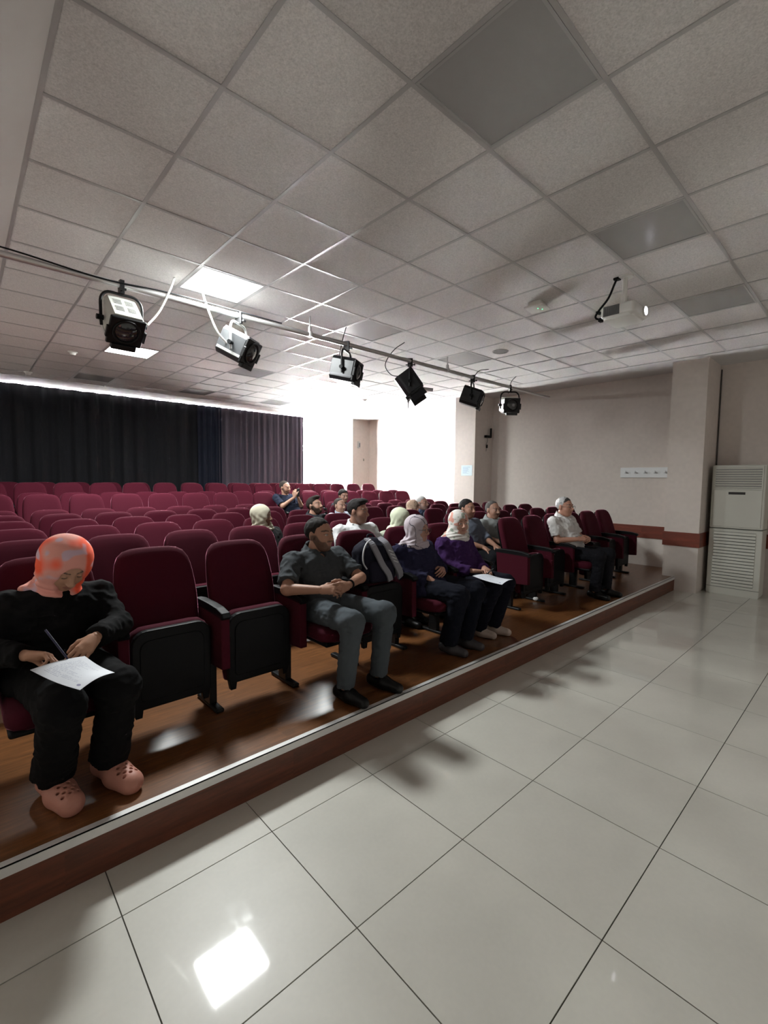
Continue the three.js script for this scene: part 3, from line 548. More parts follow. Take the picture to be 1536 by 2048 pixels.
function hairField(style) {
  const outer = ell([0, 0.035, -0.016], style === 'full' ? [0.087, 0.098, 0.108] : style === 'quiff' ? [0.0805, 0.092, 0.1025] : [0.0795, 0.0905, 0.1015]);
  const line = (z) => { const k = style === 'bald' ? [[-0.12, -0.06], [-0.05, -0.045], [-0.02, 0.002], [0.012, 0.004], [0.022, 0.06], [0.06, 0.10], [0.12, 0.14]] : [[-0.12, -0.07], [-0.05, -0.055], [-0.022, 0.002], [0.016, -0.004], [0.026, 0.03], [0.05, 0.052], [0.078, 0.076], [0.12, 0.082]]; let i = 0; while (i < k.length - 2 && z > k[i + 1][0]) i++; return lerp(k[i][1], k[i + 1][1], clamp((z - k[i][0]) / (k[i + 1][0] - k[i][0]), 0, 1)); };
  return (x, y, z) => {
    let d = outer(x, y, z);
    if (style === 'quiff') d = smin(d, ell([0.0, 0.108, 0.05], [0.062, 0.026, 0.048])(x, y, z), 0.03);
    d += 0.0016 * Math.sin(190 * x + 60 * z) * Math.sin(120 * z + 50 * y) + 0.004 * (noise3(x * 60, y * 60, z * 60) - 0.5);
    d += 0.0075 * (1 - clamp((y - line(z)) / 0.03, 0, 1));
    return Math.max(d, (line(z) + 0.012 * (noise3(x * 90, y * 90, z * 90 + 4) - 0.5) + (z > 0.05 ? 0.25 * Math.max(0, 0.03 - Math.abs(Math.abs(x) - 0.045)) : 0) - y) * 0.75, ell([0, 0.03, -0.014], [0.07, 0.08, 0.09])(x, y, z) * -1);
  };
}
function scarfField(neck, o) {   // head axes; neck = where the neck meets the body, in head axes
  const sh = o.drape ?? 1;
  const wd = o.wide ?? 1; let d = uni(0.05, ell([0, 0.034, -0.018], [0.096 * wd, 0.101, 0.112]), ell([0, -0.045, 0.004], [0.09 * wd, 0.09, 0.085]));
  d = uni(0.05, d, cap([0, -0.07, -0.01], add(neck, [0, 0.015, 0.03]), 0.07, 0.088), ell(add(neck, [0, -0.012, 0.03]), [0.155 * sh, 0.062, 0.128 * sh]));
  d = uni(0.03, d, ell([0, -0.135, 0.035], [0.062, 0.04, 0.062]));
  if (o.tail) d = uni(0.02, d, cap(add(neck, [o.tail * 0.07, 0.02, -0.03]), add(neck, [o.tail * 0.18, -0.005, -0.01]), 0.032, 0.024));
  const open = ell([0, -0.022, 0.118], [o.open ?? 0.056, 0.088, 0.075]);
  d = sub(0.012, d, open);
  const core = uni(0.03, ell([0, 0.03, -0.014], [0.078, 0.088, 0.098]), ell([0, -0.03, 0.02], [0.066, 0.08, 0.068]));
  return (x, y, z) => { const q = clamp((0.07 - y) * 9, 0.12, 1), f = d(x, y, z) + q * (0.003 * Math.sin(70 * z - 45 * y + 5 * Math.sin(30 * y)) + 0.0022 * Math.sin(110 * (z + 0.5 * Math.abs(x)) - 30 * y)); return Math.max(f, y > -0.06 ? -(core(x, y, z) + 0.004) : -1); };
}
// hand: wrist point, pointing direction, palm normal, side (+1 right, -1 left), curls of the fingers, size
function handField(W, dir, pn, side, curl, s = 1, thumb = 0.35, spread = 0.10) {
  const d = norm(dir), n0 = norm(pn), dn = d[0] * n0[0] + d[1] * n0[1] + d[2] * n0[2], n = norm(add(n0, d, -dn)), t = side > 0 ? cross(d, n) : cross(n, d), P = (a, b, c) => add(add(add(W, d, a * s), t, b * s), n, c * s);
  const pts = [W], fs = [], off = [0.029, 0.0095, -0.0105, -0.029], kn = [0.086, 0.09, 0.084, 0.075], len = [[0.043, 0.026, 0.021], [0.047, 0.030, 0.022], [0.043, 0.028, 0.021], [0.034, 0.021, 0.018]], r0 = [0.0092, 0.0095, 0.009, 0.008];
  const palm = [cap(W, P(0.05, 0, 0), 0.021 * s, 0.02 * s)], fingers = [];
  for (let i = 0; i < 4; i++) {
    const K = P(kn[i], off[i], -0.003); palm.push(cap(P(0.012, off[i] * 0.55, 0), K, 0.015 * s, 0.0115 * s));
    let p = K, a = 0; const c = curl[i] ?? curl[0], segs = [];
    const lat = norm(add(d, t, off[i] * spread / 0.029));
    for (let k = 0; k < 3; k++) { a += c * [0.85, 1.05, 0.7][k]; const q = add(add(p, lat, Math.cos(a) * len[i][k] * s), n, Math.sin(a) * len[i][k] * s); segs.push(cap(p, q, r0[i] * s * (1 - 0.1 * k), r0[i] * s * (0.92 - 0.1 * k))); pts.push(q); p = q; }
    fingers.push(uni(0.004, ...segs));
  }
  const b0 = P(0.018, 0.02, 0.006), b1 = add(b0, norm(add(add(d, t, 0.95), n, thumb)), 0.042 * s), b2 = add(b1, norm(add(add(d, t, 0.25), n, thumb)), 0.033 * s), b3 = add(b2, norm(add(add(d, t, 0.0), n, thumb * 1.4)), 0.026 * s);
  pts.push(b1, b2, b3);
  const th = uni(0.006, cap(b0, b1, 0.0155 * s, 0.0115 * s), cap(b1, b2, 0.0112 * s, 0.0102 * s), cap(b2, b3, 0.0102 * s, 0.0085 * s)), pm = uni(0.014, ...palm);
  const f = (x, y, z) => { let v = smin(pm(x, y, z), th(x, y, z), 0.012); for (const g of fingers) v = smin(v, g(x, y, z), 0.005); return v; };
  return [f, bounds(pts, 0.034)];
}
function xform(g, pos, rot) { g.applyMatrix4(new THREE.Matrix4().makeRotationFromEuler(rot)); g.translate(...pos); return g; }

function person(o) {
  const near = o.near ?? 0, t = thing('person', o.label, 'person', o.at, o.turn ?? 0, 'people seated in the hall');
  const w = o.woman, k = o.build ?? 1, lean = o.lean ?? 0, sx = o.shift ?? 0;
  const pel = o.pelvis ?? [0, 0.485, 0.10], N = o.neck ?? [sx, 0.865, -0.015 + lean], chest = mix3(pel, N, 0.66), belly = mix3(pel, N, 0.3);
  const sw = (w ? 0.165 : 0.19) * k, tw = o.twist ?? 0, SR = add(N, [-sw * Math.cos(tw), -(w ? 0.062 : 0.05), 0.005 + sw * Math.sin(tw)]), SL = add(N, [sw * Math.cos(tw), -(w ? 0.062 : 0.05), 0.005 - sw * Math.sin(tw)]);
  const ER = o.er ?? add(SR, [-0.05, -0.2, 0.12]), EL = o.el ?? add(SL, [0.05, -0.2, 0.12]), WR = o.wr ?? [-0.06, 0.58, 0.34], WL = o.wl ?? [0.06, 0.58, 0.34];
  const KR = o.kr ?? [-0.13, 0.505, 0.52], KL = o.kl ?? [0.13, 0.505, 0.52], AR = o.ar ?? [-0.13, 0.085, 0.47], AL = o.al ?? [0.13, 0.085, 0.47];
  const HR = add(pel, [-0.09, 0.005, 0.03]), HL = add(pel, [0.09, 0.005, 0.03]);
  const hp = o.head ?? [sx, 1.0, 0.025 + lean], rot = new THREE.Euler(o.pitch ?? 0, o.yaw ?? 0, o.roll ?? 0, 'YXZ'), hs = o.hs ?? (w ? 0.94 : 1);
  const skin = o.skin ?? [0.36, 0.20, 0.135], vec = (p) => { const v = new THREE.Vector3(...p).multiplyScalar(hs).applyEuler(rot); return add(hp, [v.x, v.y, v.z]); };
  const pieces = [], cB = near ? 0.009 : 0.014, cH = near ? 0.0034 : 0.006, cF = near ? 0.003 : 0.0045, skinFn = () => skin;
  // body: trunk, arms, legs, neck as one field; head and hands on finer grids
  const armW = w ? 0.9 : 1, trunk = uni(0.05, ell(add(chest, [0, 0, 0.01]), [0.14 * k, 0.13, 0.085]), ell(belly, [0.13 * k, 0.13, 0.09]), ell(pel, [0.14 * k, 0.09, 0.1]), cap(SR, SL, 0.045));
  const armR = uni(0.02, cap(SR, ER, 0.043 * armW, 0.038 * armW), cap(ER, WR, 0.040 * armW, 0.0255 * armW)), armL = uni(0.02, cap(SL, EL, 0.043 * armW, 0.038 * armW), cap(EL, WL, 0.040 * armW, 0.0255 * armW));
  const neckTop = vec([0, -0.06, -0.02]);
  const bodyF = uni(0.03, trunk, armR, armL, cap(N, neckTop, 0.054 * (w ? 0.9 : 1)), cap(HR, KR, 0.07, 0.05), cap(HL, KL, 0.07, 0.05), cap(KR, AR, 0.045, 0.034), cap(KL, AL, 0.045, 0.034));
  const allP = [SR, SL, ER, EL, WR, WL, pel, KR, KL, AR, AL, hp];
  pieces.push(nets(bodyF, ...bounds(allP, 0.13), cB, o.beard && o.moustache !== 'only' ? (x, y, z) => skin : skinFn));
  const head = nets(headField(w), [-0.1, -0.13, -0.13], [0.1, 0.14, 0.135], cH, faceColor(skin, { w, brow: o.brow, beard: o.beard, moustache: o.moustache, beardColor: o.beardColor, shut: o.shut }));
  head.scale(hs, hs, hs); pieces.push(xform(head, hp, rot));
  for (const [sd, W, E, h] of [[1, WR, ER, o.hr], [-1, WL, EL, o.hl]]) {
    const q = h ?? {}, dir = q.dir ?? norm(add(W, E, -1)), [f, b] = handField(W, dir, q.n ?? [0, -1, 0.2], sd, q.curl ?? [0.45], (w ? 0.9 : 1) * (q.s ?? 1), q.thumb, q.spread);
    pieces.push(nets(f, ...b, cF, skinFn));
  }
  mesh('body', mergeGeometries(pieces.map((g) => g)), skinM, t);
  // shirt
  const S = o.top, cS = near ? 0.0075 : 0.012, sl = S.sleeve ?? 1, puff = S.puff ?? 0.012, fo = (S.fold ?? 0.003) * 2.1;
  const clipAt = (a, b, u) => { const p = mix3(a, b, u), n = norm(add(b, a, -1)); return [p, n]; };
  const sleeve = (Sh, E, W) => {
    if (sl <= 0.5) { const [p, n] = clipAt(Sh, E, sl * 2 * 0.92); return isect(0.004, cap(Sh, E, 0.047 * armW + puff, 0.047 * armW + puff), half(p, n)); }
    const [p, n] = clipAt(E, W, (sl - 0.5) * 2 * 0.97), lower = isect(0.004, cap(E, W, 0.043 * armW + puff, 0.03 * armW + puff), half(p, n));
    return uni(0.03, cap(Sh, E, 0.046 * armW + puff, 0.041 * armW + puff), lower);
  };
  const fat = S.fat ?? 1, torsoF = uni(0.06, ell(add(chest, [0, 0, 0.012]), [0.165 * k, 0.15, 0.108 * (w ? 1.08 : 1)]), ell(add(belly, [0, 0, 0.01]), [0.155 * k * fat, 0.14, 0.118 * fat]), cap(SR, SL, 0.056));
  const hem = S.long ? ell(add(pel, [0, 0.0, 0.05]), [0.19 * k, 0.11, 0.19]) : ell(add(pel, [0, 0.03, 0.015]), [0.168 * k, 0.10, 0.128]);
  let shirtF = uni(0.035, torsoF, hem, sleeve(SR, ER, WR), sleeve(SL, EL, WL));
  const nd = norm(add(neckTop, N, -1)), neckHole = cap(add(N, nd, -0.02), add(N, nd, 0.12), 0.061 * (w ? 0.93 : 1));
  if (S.collar) { const cN = add(N, nd, 0.018), ring = isect(0.006, sub(0.004, cap(add(N, nd, -0.03), add(N, nd, 0.05), 0.092, 0.076), cap(add(N, nd, -0.05), add(N, nd, 0.1), 0.063)), half(add(cN, [0, 0.028, 0]), [0, 1, 0.5])); shirtF = uni(0.012, shirtF, ring); }
  const vee = S.vneck ? cap(add(N, [0, 0.05, 0.09]), add(N, [0, -0.075, 0.115]), 0.034, 0.006) : null;
  const holeF = vee ? uni(0.01, neckHole, vee) : neckHole;
  const shirtSurf = (x, y, z) => { const d = shirtF(x, y, z) + fold(x, y, z, fo); return -smin(-d, holeF(x, y, z), 0.006); };
  mesh(S.name ?? 'shirt', nets(shirtSurf, ...bounds([SR, SL, ER, EL, WR, WL, pel, N], 0.16), cS, S.colorFn), S.mat, t);
  // trousers and shoes
  const B = o.bottom, leg = (Hp, K, A) => { const dn = norm(add(A, K, -1)), p = add(A, dn, B.drop ?? 0.0); return uni(0.04, cap(Hp, K, 0.092 * (B.wide ?? 1), 0.068 * (B.wide ?? 1)), isect(0.004, cap(K, add(A, dn, 0.06), 0.066 * (B.wide ?? 1), (B.cuff ?? 0.056)), half(p, dn))); };
  const pantF = uni(0.03, ell(add(pel, [0, -0.015, 0.01]), [0.172 * k, 0.095, 0.135]), leg(HR, KR, AR), leg(HL, KL, AL));
  mesh('trousers', nets((x, y, z) => pantF(x, y, z) + fold(x, y * 1.3, z, 0.0065), ...bounds([pel, KR, KL, AR, AL], 0.2), near ? 0.009 : 0.014), B.mat, t);
  for (const [A, K, tx] of [[AR, KR, o.toeR ?? -0.02], [AL, KL, o.toeL ?? 0.02]]) {
    const x = A[0], z = A[2], L = o.shoe === 'clog' ? 1.12 : w ? 0.9 : 1, D = norm([tx * 5, 0, 1]), q = (f, y, s = 0) => [x + D[0] * f * L + D[2] * s, y, z + D[2] * f * L - D[0] * s];
    let f;
    if (o.shoe === 'clog') f = uni(0.03, cap(q(-0.055, 0.05), q(0.03, 0.055), 0.046, 0.05), cap(q(0.06, 0.045, 0.01), q(0.14, 0.038, -0.004), 0.05, 0.042), cap(q(0.06, 0.045, -0.01), q(0.135, 0.038, 0.006), 0.05, 0.042));
    else f = uni(0.03, cap(q(-0.05, 0.048), q(0.04, 0.045), 0.042, 0.042), cap(q(0.04, 0.04), q(0.155, 0.03), 0.043, 0.034));
    f = sub(0.006, f, cap([x, 0.075, z - 0.005], [x, 0.2, z - 0.01], 0.037, 0.06));
    if (o.shoe === 'clog') f = sub(0.003, f, ...[[0.075, 0.016], [0.075, -0.016], [0.094, 0.0], [0.098, 0.028], [0.098, -0.028], [0.115, 0.014], [0.115, -0.014], [0.132, 0.0], [0.132, 0.026], [0.132, -0.026]].map(([a, s]) => cap(q(a, 0.065, s), q(a + 0.015, 0.13, s * 1.2), 0.0065)));
    const sole = half([0, 0.002, 0], [0, -1, 0]);
    mesh(o.shoe === 'clog' ? 'clog' : 'shoe', nets(isect(0.004, f, sole), [x - 0.11, -0.005, z - 0.12], [x + 0.12, 0.13, z + 0.22], near ? (o.shoe === 'clog' ? 0.003 : 0.0045) : 0.008), o.shoeM, t);
  }
  if (o.hair) { const g = nets(hairField(o.hair), [-0.11, -0.1, -0.15], [0.11, 0.16, 0.14], near ? 0.004 : 0.006, o.hairColorFn); g.scale(hs, hs, hs); mesh('hair', xform(g, hp, rot), o.hairColorFn ? vcMat(0.55) : o.hairM, t); }
  if (o.scarf) {
    const inv = new THREE.Matrix4().makeRotationFromEuler(rot).invert(), nv = new THREE.Vector3(...add(N, hp, -1)).applyMatrix4(inv).divideScalar(hs);
    const f = scarfField([nv.x, nv.y, nv.z], o.scarf), g = nets(f, [-0.22, Math.min(-0.14, nv.y - 0.12), -0.2], [0.22, 0.17, Math.max(0.16, nv.z + 0.18)], near ? 0.0045 : 0.007, o.scarf.color);
    g.scale(hs, hs, hs); mesh('headscarf', xform(g, hp, rot), clothV, t);
  }
  if (o.glasses) {
    const r = new THREE.TorusGeometry(0.021, 0.0016, 6, 24), gl = join(move(r.clone(), 0.031, 0.0, 0.113), move(r.clone(), -0.031, 0.0, 0.113), tube([[-0.01, 0.003, 0.114], [0, 0.006, 0.117], [0.01, 0.003, 0.114]], 0.0016, 8, 6), ...[-1, 1].map((s) => tube([[s * 0.052, 0.004, 0.112], [s * 0.072, 0.006, 0.08], [s * 0.083, 0.006, 0.0]], 0.0018, 12, 6)));
    gl.scale(hs, hs, hs); mesh('glasses', xform(gl, hp, rot), M(lin(0.03, 0.025, 0.02), 0.3, { metalness: 0.3 }), t);
  }
  if (o.watch) { const q = mix3(o.watch < 0 ? EL : ER, o.watch < 0 ? WL : WR, 0.86), dq = norm(add(o.watch < 0 ? WL : WR, o.watch < 0 ? EL : ER, -1)), g = new THREE.TorusGeometry(0.031, 0.006, 8, 24); g.scale(1, 1, 1.6); g.applyQuaternion(new THREE.Quaternion().setFromUnitVectors(new THREE.Vector3(0, 0, 1), new THREE.Vector3(...dq))); mesh('watch', move(g, ...q), blackPlastic, t); }
  for (const e of o.extra ?? []) mesh(e[0], e[1], e[2], t);
  return { t, N, hp, SR, SL };
}
const darkShoe = M(lin(0.006, 0.006, 0.0065), 0.42, { specularIntensity: 0.6 }), blackCloth = cloth(0.0045, 0.0045, 0.005), darkTr = cloth(0.008, 0.0085, 0.011);
const at = (r, x) => [x, rowY(r), rowZ(r)];
const LX = (k) => LEFT0 + k * PITCH, RX = (r, k) => rightStart[r] + k * PITCH;
// scarf dyes and prints (colour only)
const blot = (a, b, c, f) => (x, y, z) => { const n = noise3(x * f + 9, y * f + 3, z * f), m = noise3(x * f * 2.1, y * f * 2.1 + 5, z * f * 2.1); const q = mix3(a, b, clamp((n - 0.47) * 6, 0, 1)); return m > 0.66 ? mix3(q, c, clamp((m - 0.66) * 9, 0, 1)) : q; };
const inked = (a, ink, f) => (x, y, z) => { const n = noise3(x * f, y * f, z * f), v = Math.abs(n - 0.5); return v < 0.022 ? ink : a; };
const floral = (a, b, c) => (x, y, z) => { const n = noise3(x * 26, y * 26, z * 26), m = noise3(x * 40 + 7, y * 40, z * 40); return n > 0.68 ? b : m > 0.74 ? c : a; };

person({ near: 1, woman: 1, at: at(0, LX(0)), label: 'woman in an orange pink headscarf and black clothes writing on a sheet', build: 1.1,
  neck: [0.015, 0.85, 0.05], head: [0.045, 0.972, 0.15], hs: 0.99, pitch: 0.72, yaw: 0.2, roll: -0.05, shut: 1, skin: [0.483, 0.265, 0.172],
  er: [-0.25, 0.62, 0.14], wr: [-0.125, 0.635, 0.345], el: [0.245, 0.655, 0.20], wl: [0.115, 0.665, 0.37],
  hr: { dir: [0.85, -0.12, 0.45], n: [0.1, -0.75, 0.6], curl: [0.72, 0.8, 0.9, 0.95], thumb: 0.6 }, hl: { dir: [-0.62, -0.42, 0.5], n: [-0.4, -0.8, -0.3], curl: [0.28], thumb: 0.4 },
  kr: [-0.04, 0.468, 0.565], kl: [0.165, 0.485, 0.545], ar: [-0.055, 0.115, 0.375], al: [0.15, 0.115, 0.395], toeR: 0.05, toeL: 0.07, pelvis: [0.0, 0.475, 0.10],
  top: { mat: blackCloth, sleeve: 0.98, puff: 0.018, long: 1, name: 'tunic', fold: 0.004 }, bottom: { mat: blackCloth, wide: 1.12, cuff: 0.078, drop: 0.0 }, shoe: 'clog', shoeM: M(lin(0.52, 0.235, 0.175), 0.55),
  scarf: { color: blot([0.95, 0.12, 0.05], [0.80, 0.36, 0.30], [0.66, 0.47, 0.56], 12), tail: -0.65, open: 0.06, drape: 0.72, wide: 1.16 } });

person({ near: 1, at: at(0, LX(3)), label: 'bearded man in a dark grey short sleeved shirt with clasped hands', build: 1.02,
  neck: [0.0, 0.862, -0.02], head: [0.015, 0.985, 0.015], yaw: 0.30, pitch: -0.03, skin: [0.380, 0.201, 0.132],
  er: [-0.315, 0.665, 0.13], wr: [-0.185, 0.675, 0.315], el: [0.25, 0.675, 0.19], wl: [0.02, 0.675, 0.335],
  hr: { dir: [0.85, 0.02, 0.55], n: [-0.35, -0.55, -0.8], curl: [0.55, 0.6, 0.62, 0.66], thumb: 0.25 }, hl: { dir: [-0.95, 0.05, 0.32], n: [0.1, -0.45, -0.9], curl: [0.5, 0.55, 0.6, 0.6], thumb: 0.25 },
  kr: [-0.115, 0.505, 0.555], kl: [0.15, 0.515, 0.56], ar: [-0.125, 0.095, 0.50], al: [0.155, 0.095, 0.50], toeR: 0.03, toeL: 0.05,
  top: { mat: cloth(0.050, 0.056, 0.062), sleeve: 0.42, collar: 1, vneck: 1, puff: 0.016, fold: 0.004 }, bottom: { mat: cloth(0.075, 0.088, 0.100), cuff: 0.054 }, shoeM: darkShoe,
  hair: 'short', hairM: M(lin(0.018, 0.016, 0.015), 0.8, { specularIntensity: 0.4 }), beard: 0.72, watch: -1 });

person({ near: 1, woman: 1, at: at(0, LX(5)), label: 'woman with glasses in a navy tunic and black veined lilac headscarf', build: 1.08,
  neck: [-0.045, 0.845, 0.0], head: [-0.045, 0.965, 0.055], yaw: 0.22, pitch: 0.04, skin: [0.437, 0.236, 0.172], glasses: 1,
  er: [-0.225, 0.605, 0.09], wr: [-0.10, 0.585, 0.24], el: [0.21, 0.61, 0.08], wl: [0.12, 0.625, 0.20],
  hr: { dir: [0.35, -0.45, 0.6], n: [-0.1, -0.7, -0.5], curl: [0.3, 0.32, 0.35, 0.4] }, hl: { dir: [-0.55, 0.0, 0.5], n: [0, -0.5, -0.8], curl: [0.6] },
  kr: [-0.03, 0.48, 0.50], kl: [0.19, 0.485, 0.50], ar: [-0.05, 0.09, 0.42], al: [0.16, 0.09, 0.42], toeR: 0.04, toeL: 0.05,
  top: { mat: cloth(0.019, 0.018, 0.045), sleeve: 0.97, puff: 0.017, long: 1, name: 'tunic', fold: 0.004, fat: 1.15 }, bottom: { mat: cloth(0.006, 0.007, 0.013), wide: 1.1, cuff: 0.07 }, shoeM: M(lin(0.055, 0.05, 0.055), 0.5),
  scarf: { color: inked([0.46, 0.40, 0.44], [0.03, 0.03, 0.05], 11), tail: -1, open: 0.054, drape: 0.95 } });

person({ near: 1, woman: 1, at: at(0, LX(6)), label: 'woman in a purple tunic and white floral headscarf holding pen and sheet', build: 1.05,
  neck: [0.0, 0.86, 0.0], head: [0.01, 0.985, 0.05], yaw: -0.42, pitch: 0.03, roll: 0.06, skin: [0.460, 0.253, 0.184],
  er: [-0.205, 0.61, 0.09], wr: [-0.095, 0.585, 0.295], el: [0.205, 0.61, 0.12], wl: [0.075, 0.59, 0.30],
  hr: { dir: [0.75, -0.1, 0.5], n: [0, -0.8, 0.4], curl: [0.75, 0.8, 0.9, 0.95], thumb: 0.6 }, hl: { dir: [-0.5, -0.1, 0.7], n: [0, -0.9, -0.1], curl: [0.4] },
  kr: [-0.07, 0.475, 0.49], kl: [0.13, 0.48, 0.49], ar: [-0.045, 0.085, 0.33], al: [0.12, 0.085, 0.37], toeR: 0.05, toeL: 0.06,
  top: { mat: cloth(0.045, 0.017, 0.080), sleeve: 0.97, puff: 0.016, long: 1, name: 'tunic', fold: 0.004, fat: 1.1 }, bottom: { mat: cloth(0.005, 0.005, 0.011), wide: 1.08, cuff: 0.07 }, shoeM: M(lin(0.50, 0.41, 0.35), 0.6),
  scarf: { color: floral([0.66, 0.63, 0.60], [0.62, 0.30, 0.24], [0.32, 0.36, 0.30]), open: 0.056, drape: 0.95, tail: -0.4 } });

person({ near: 1, at: at(0, RX(0, 2)), label: 'grey haired man with glasses in a white polo shirt and black trousers', build: 1.12,
  neck: [-0.02, 0.93, -0.055], head: [-0.02, 1.065, -0.02], yaw: -0.12, pitch: 0.02, skin: [0.483, 0.247, 0.172], glasses: 1, hs: 1.02,
  er: [-0.28, 0.665, 0.03], wr: [-0.135, 0.685, 0.22], el: [0.26, 0.67, 0.06], wl: [0.07, 0.68, 0.26],
  hr: { dir: [0.8, 0.05, 0.5], n: [-0.3, -0.6, -0.7], curl: [0.55] }, hl: { dir: [-0.9, 0.05, 0.3], n: [0.1, -0.5, -0.9], curl: [0.55] },
  kr: [-0.11, 0.51, 0.47], kl: [0.13, 0.51, 0.48], ar: [-0.12, 0.09, 0.44], al: [0.13, 0.09, 0.47],
  top: { mat: cloth(0.66, 0.65, 0.64), sleeve: 0.42, collar: 1, vneck: 1, puff: 0.016, fold: 0.005, fat: 1.2 }, bottom: { mat: cloth(0.009, 0.009, 0.012), wide: 1.05 }, shoeM: darkShoe,
  hair: 'short', hairColorFn: (x, y, z) => (z > 0.03 ? [0.05, 0.045, 0.042] : noise3(x * 60, y * 60, z * 60) > 0.3 ? [0.5, 0.5, 0.5] : [0.22, 0.22, 0.22]) });

person({ at: at(1, LX(5)), label: 'young man with dark quiff in a white open collar shirt', build: 1.05,
  neck: [0.0, 0.925, -0.02], head: [0.0, 1.065, 0.02], yaw: 0.42, pitch: 0.04, skin: [0.345, 0.184, 0.127],
  top: { mat: cloth(0.68, 0.69, 0.70), sleeve: 0.95, collar: 1, vneck: 1, puff: 0.017, fold: 0.004 }, bottom: { mat: darkTr }, shoeM: darkShoe, kr: [-0.13, 0.505, 0.5], al: [0.2, 0.085, 0.5], ar: [-0.05, 0.085, 0.45], hair: 'quiff', hairM: M(lin(0.014, 0.012, 0.012), 0.8, { specularIntensity: 0.4 }), beard: 0.25 });

person({ woman: 1, at: at(1, LX(6)), label: 'woman in a pale green headscarf looking down behind the woman in navy',
  neck: [0.0, 0.85, 0.02], head: [0.02, 0.965, 0.08], yaw: 0.5, pitch: 0.25, skin: [0.391, 0.218, 0.161],
  top: { mat: cloth(0.45, 0.47, 0.38), sleeve: 0.96, name: 'tunic', long: 1 }, bottom: { mat: darkTr }, shoeM: darkShoe, scarf: { color: () => [0.62, 0.66, 0.50], drape: 1.0, open: 0.05 } });

person({ at: at(1, RX(1, 0)), label: 'dark haired man in a blue grey shirt leaning forward, hands on knees',
  neck: [-0.07, 0.895, 0.04], head: [-0.075, 1.035, 0.06], yaw: -0.05, pitch: 0.0, roll: 0.05, skin: [0.414, 0.218, 0.149],
  er: [-0.28, 0.66, 0.16], wr: [-0.14, 0.60, 0.36], el: [0.16, 0.66, 0.18], wl: [0.08, 0.605, 0.37],
  hr: { dir: [-0.05, -0.35, 0.8], n: [0, -0.9, -0.3], curl: [0.35] }, hl: { dir: [-0.1, -0.35, 0.8], n: [0, -0.9, -0.3], curl: [0.35] },
  top: { mat: cloth(0.20, 0.23, 0.30), sleeve: 0.62, collar: 1, puff: 0.018 }, bottom: { mat: darkTr }, shoeM: darkShoe, hair: 'short', hairM: M(lin(0.016, 0.014, 0.014), 0.8, { specularIntensity: 0.4 }), beard: 0.3 });

person({ at: at(1, RX(1, 1)), label: 'balding man with a moustache in a grey short sleeved shirt',
  neck: [0.0, 0.865, -0.01], head: [0.03, 0.995, 0.01], yaw: -0.2, pitch: 0.02, skin: [0.391, 0.213, 0.149],
  er: [-0.27, 0.655, 0.12], wr: [-0.15, 0.60, 0.34], el: [0.26, 0.655, 0.12], wl: [0.14, 0.60, 0.34], hr: { curl: [0.35] }, hl: { curl: [0.35] },
  top: { mat: cloth(0.30, 0.32, 0.32), sleeve: 0.44, collar: 1, puff: 0.018, fat: 1.1 }, bottom: { mat: darkTr }, shoeM: darkShoe, hair: 'bald', hairM: M(lin(0.10, 0.09, 0.085), 0.8, { specularIntensity: 0.4 }), beard: 0.8, moustache: 'only' });

person({ woman: 1, at: at(2, LX(4)), label: 'woman in a cream headscarf seen in profile among the empty rows',
  neck: [-0.10, 0.875, 0.0], head: [-0.11, 0.995, 0.05], yaw: 0.72, pitch: 0.05, skin: [0.253, 0.132, 0.092],
  top: { mat: cloth(0.03, 0.03, 0.032), sleeve: 0.96, name: 'tunic', long: 1 }, bottom: { mat: darkTr }, shoeM: darkShoe, scarf: { color: () => [0.60, 0.57, 0.45], drape: 0.95, open: 0.052 } });

person({ at: at(3, LX(6)), label: 'bearded man with raised chin and brushed back dark hair in the fourth row',
  neck: [0.06, 0.895, -0.01], head: [0.08, 1.025, 0.01], yaw: 0.38, pitch: -0.22, skin: [0.460, 0.253, 0.178],
  top: { mat: cloth(0.03, 0.033, 0.04), sleeve: 0.95, collar: 1 }, bottom: { mat: darkTr }, shoeM: darkShoe, hair: 'quiff', hairM: M(lin(0.022, 0.017, 0.014), 0.8, { specularIntensity: 0.4 }), beard: 0.9 });

person({ woman: 1, at: at(3, RX(3, 1)), label: 'woman in a brown patterned headscarf leaning toward the grey haired man',
  neck: [0.07, 0.84, 0.03], head: [0.14, 0.945, 0.06], yaw: 0.25, pitch: 0.12, roll: -0.2, skin: [0.380, 0.207, 0.149],
  top: { mat: cloth(0.10, 0.08, 0.08), sleeve: 0.96, name: 'tunic', long: 1 }, bottom: { mat: darkTr }, shoeM: darkShoe, scarf: { color: inked([0.42, 0.30, 0.22], [0.12, 0.07, 0.05], 22), drape: 0.95, open: 0.05 } });

person({ at: at(3, RX(3, 2)), label: 'grey haired man with glasses in a blue shirt behind the purple woman',
  neck: [-0.10, 0.88, -0.005], head: [-0.11, 1.005, 0.01], yaw: 0.2, pitch: -0.05, skin: [0.437, 0.241, 0.178], glasses: 1,
  top: { mat: cloth(0.12, 0.17, 0.30), sleeve: 0.95, collar: 1 }, bottom: { mat: darkTr }, shoeM: darkShoe, hair: 'short', hairM: M(lin(0.46, 0.46, 0.46), 0.6), beard: 0.3, beardColor: [0.4, 0.4, 0.4] });

person({ at: at(4, RX(4, 0)), label: 'man in a light blue shirt mostly hidden by the young man in white',
  neck: [-0.12, 0.83, -0.01], head: [-0.145, 0.955, 0.0], yaw: 0.1, skin: [0.437, 0.253, 0.184],
  top: { mat: cloth(0.45, 0.5, 0.58), sleeve: 0.95, collar: 1 }, bottom: { mat: darkTr }, shoeM: darkShoe, hair: 'bald', hairM: M(lin(0.05, 0.045, 0.04), 0.8, { specularIntensity: 0.4 }) });

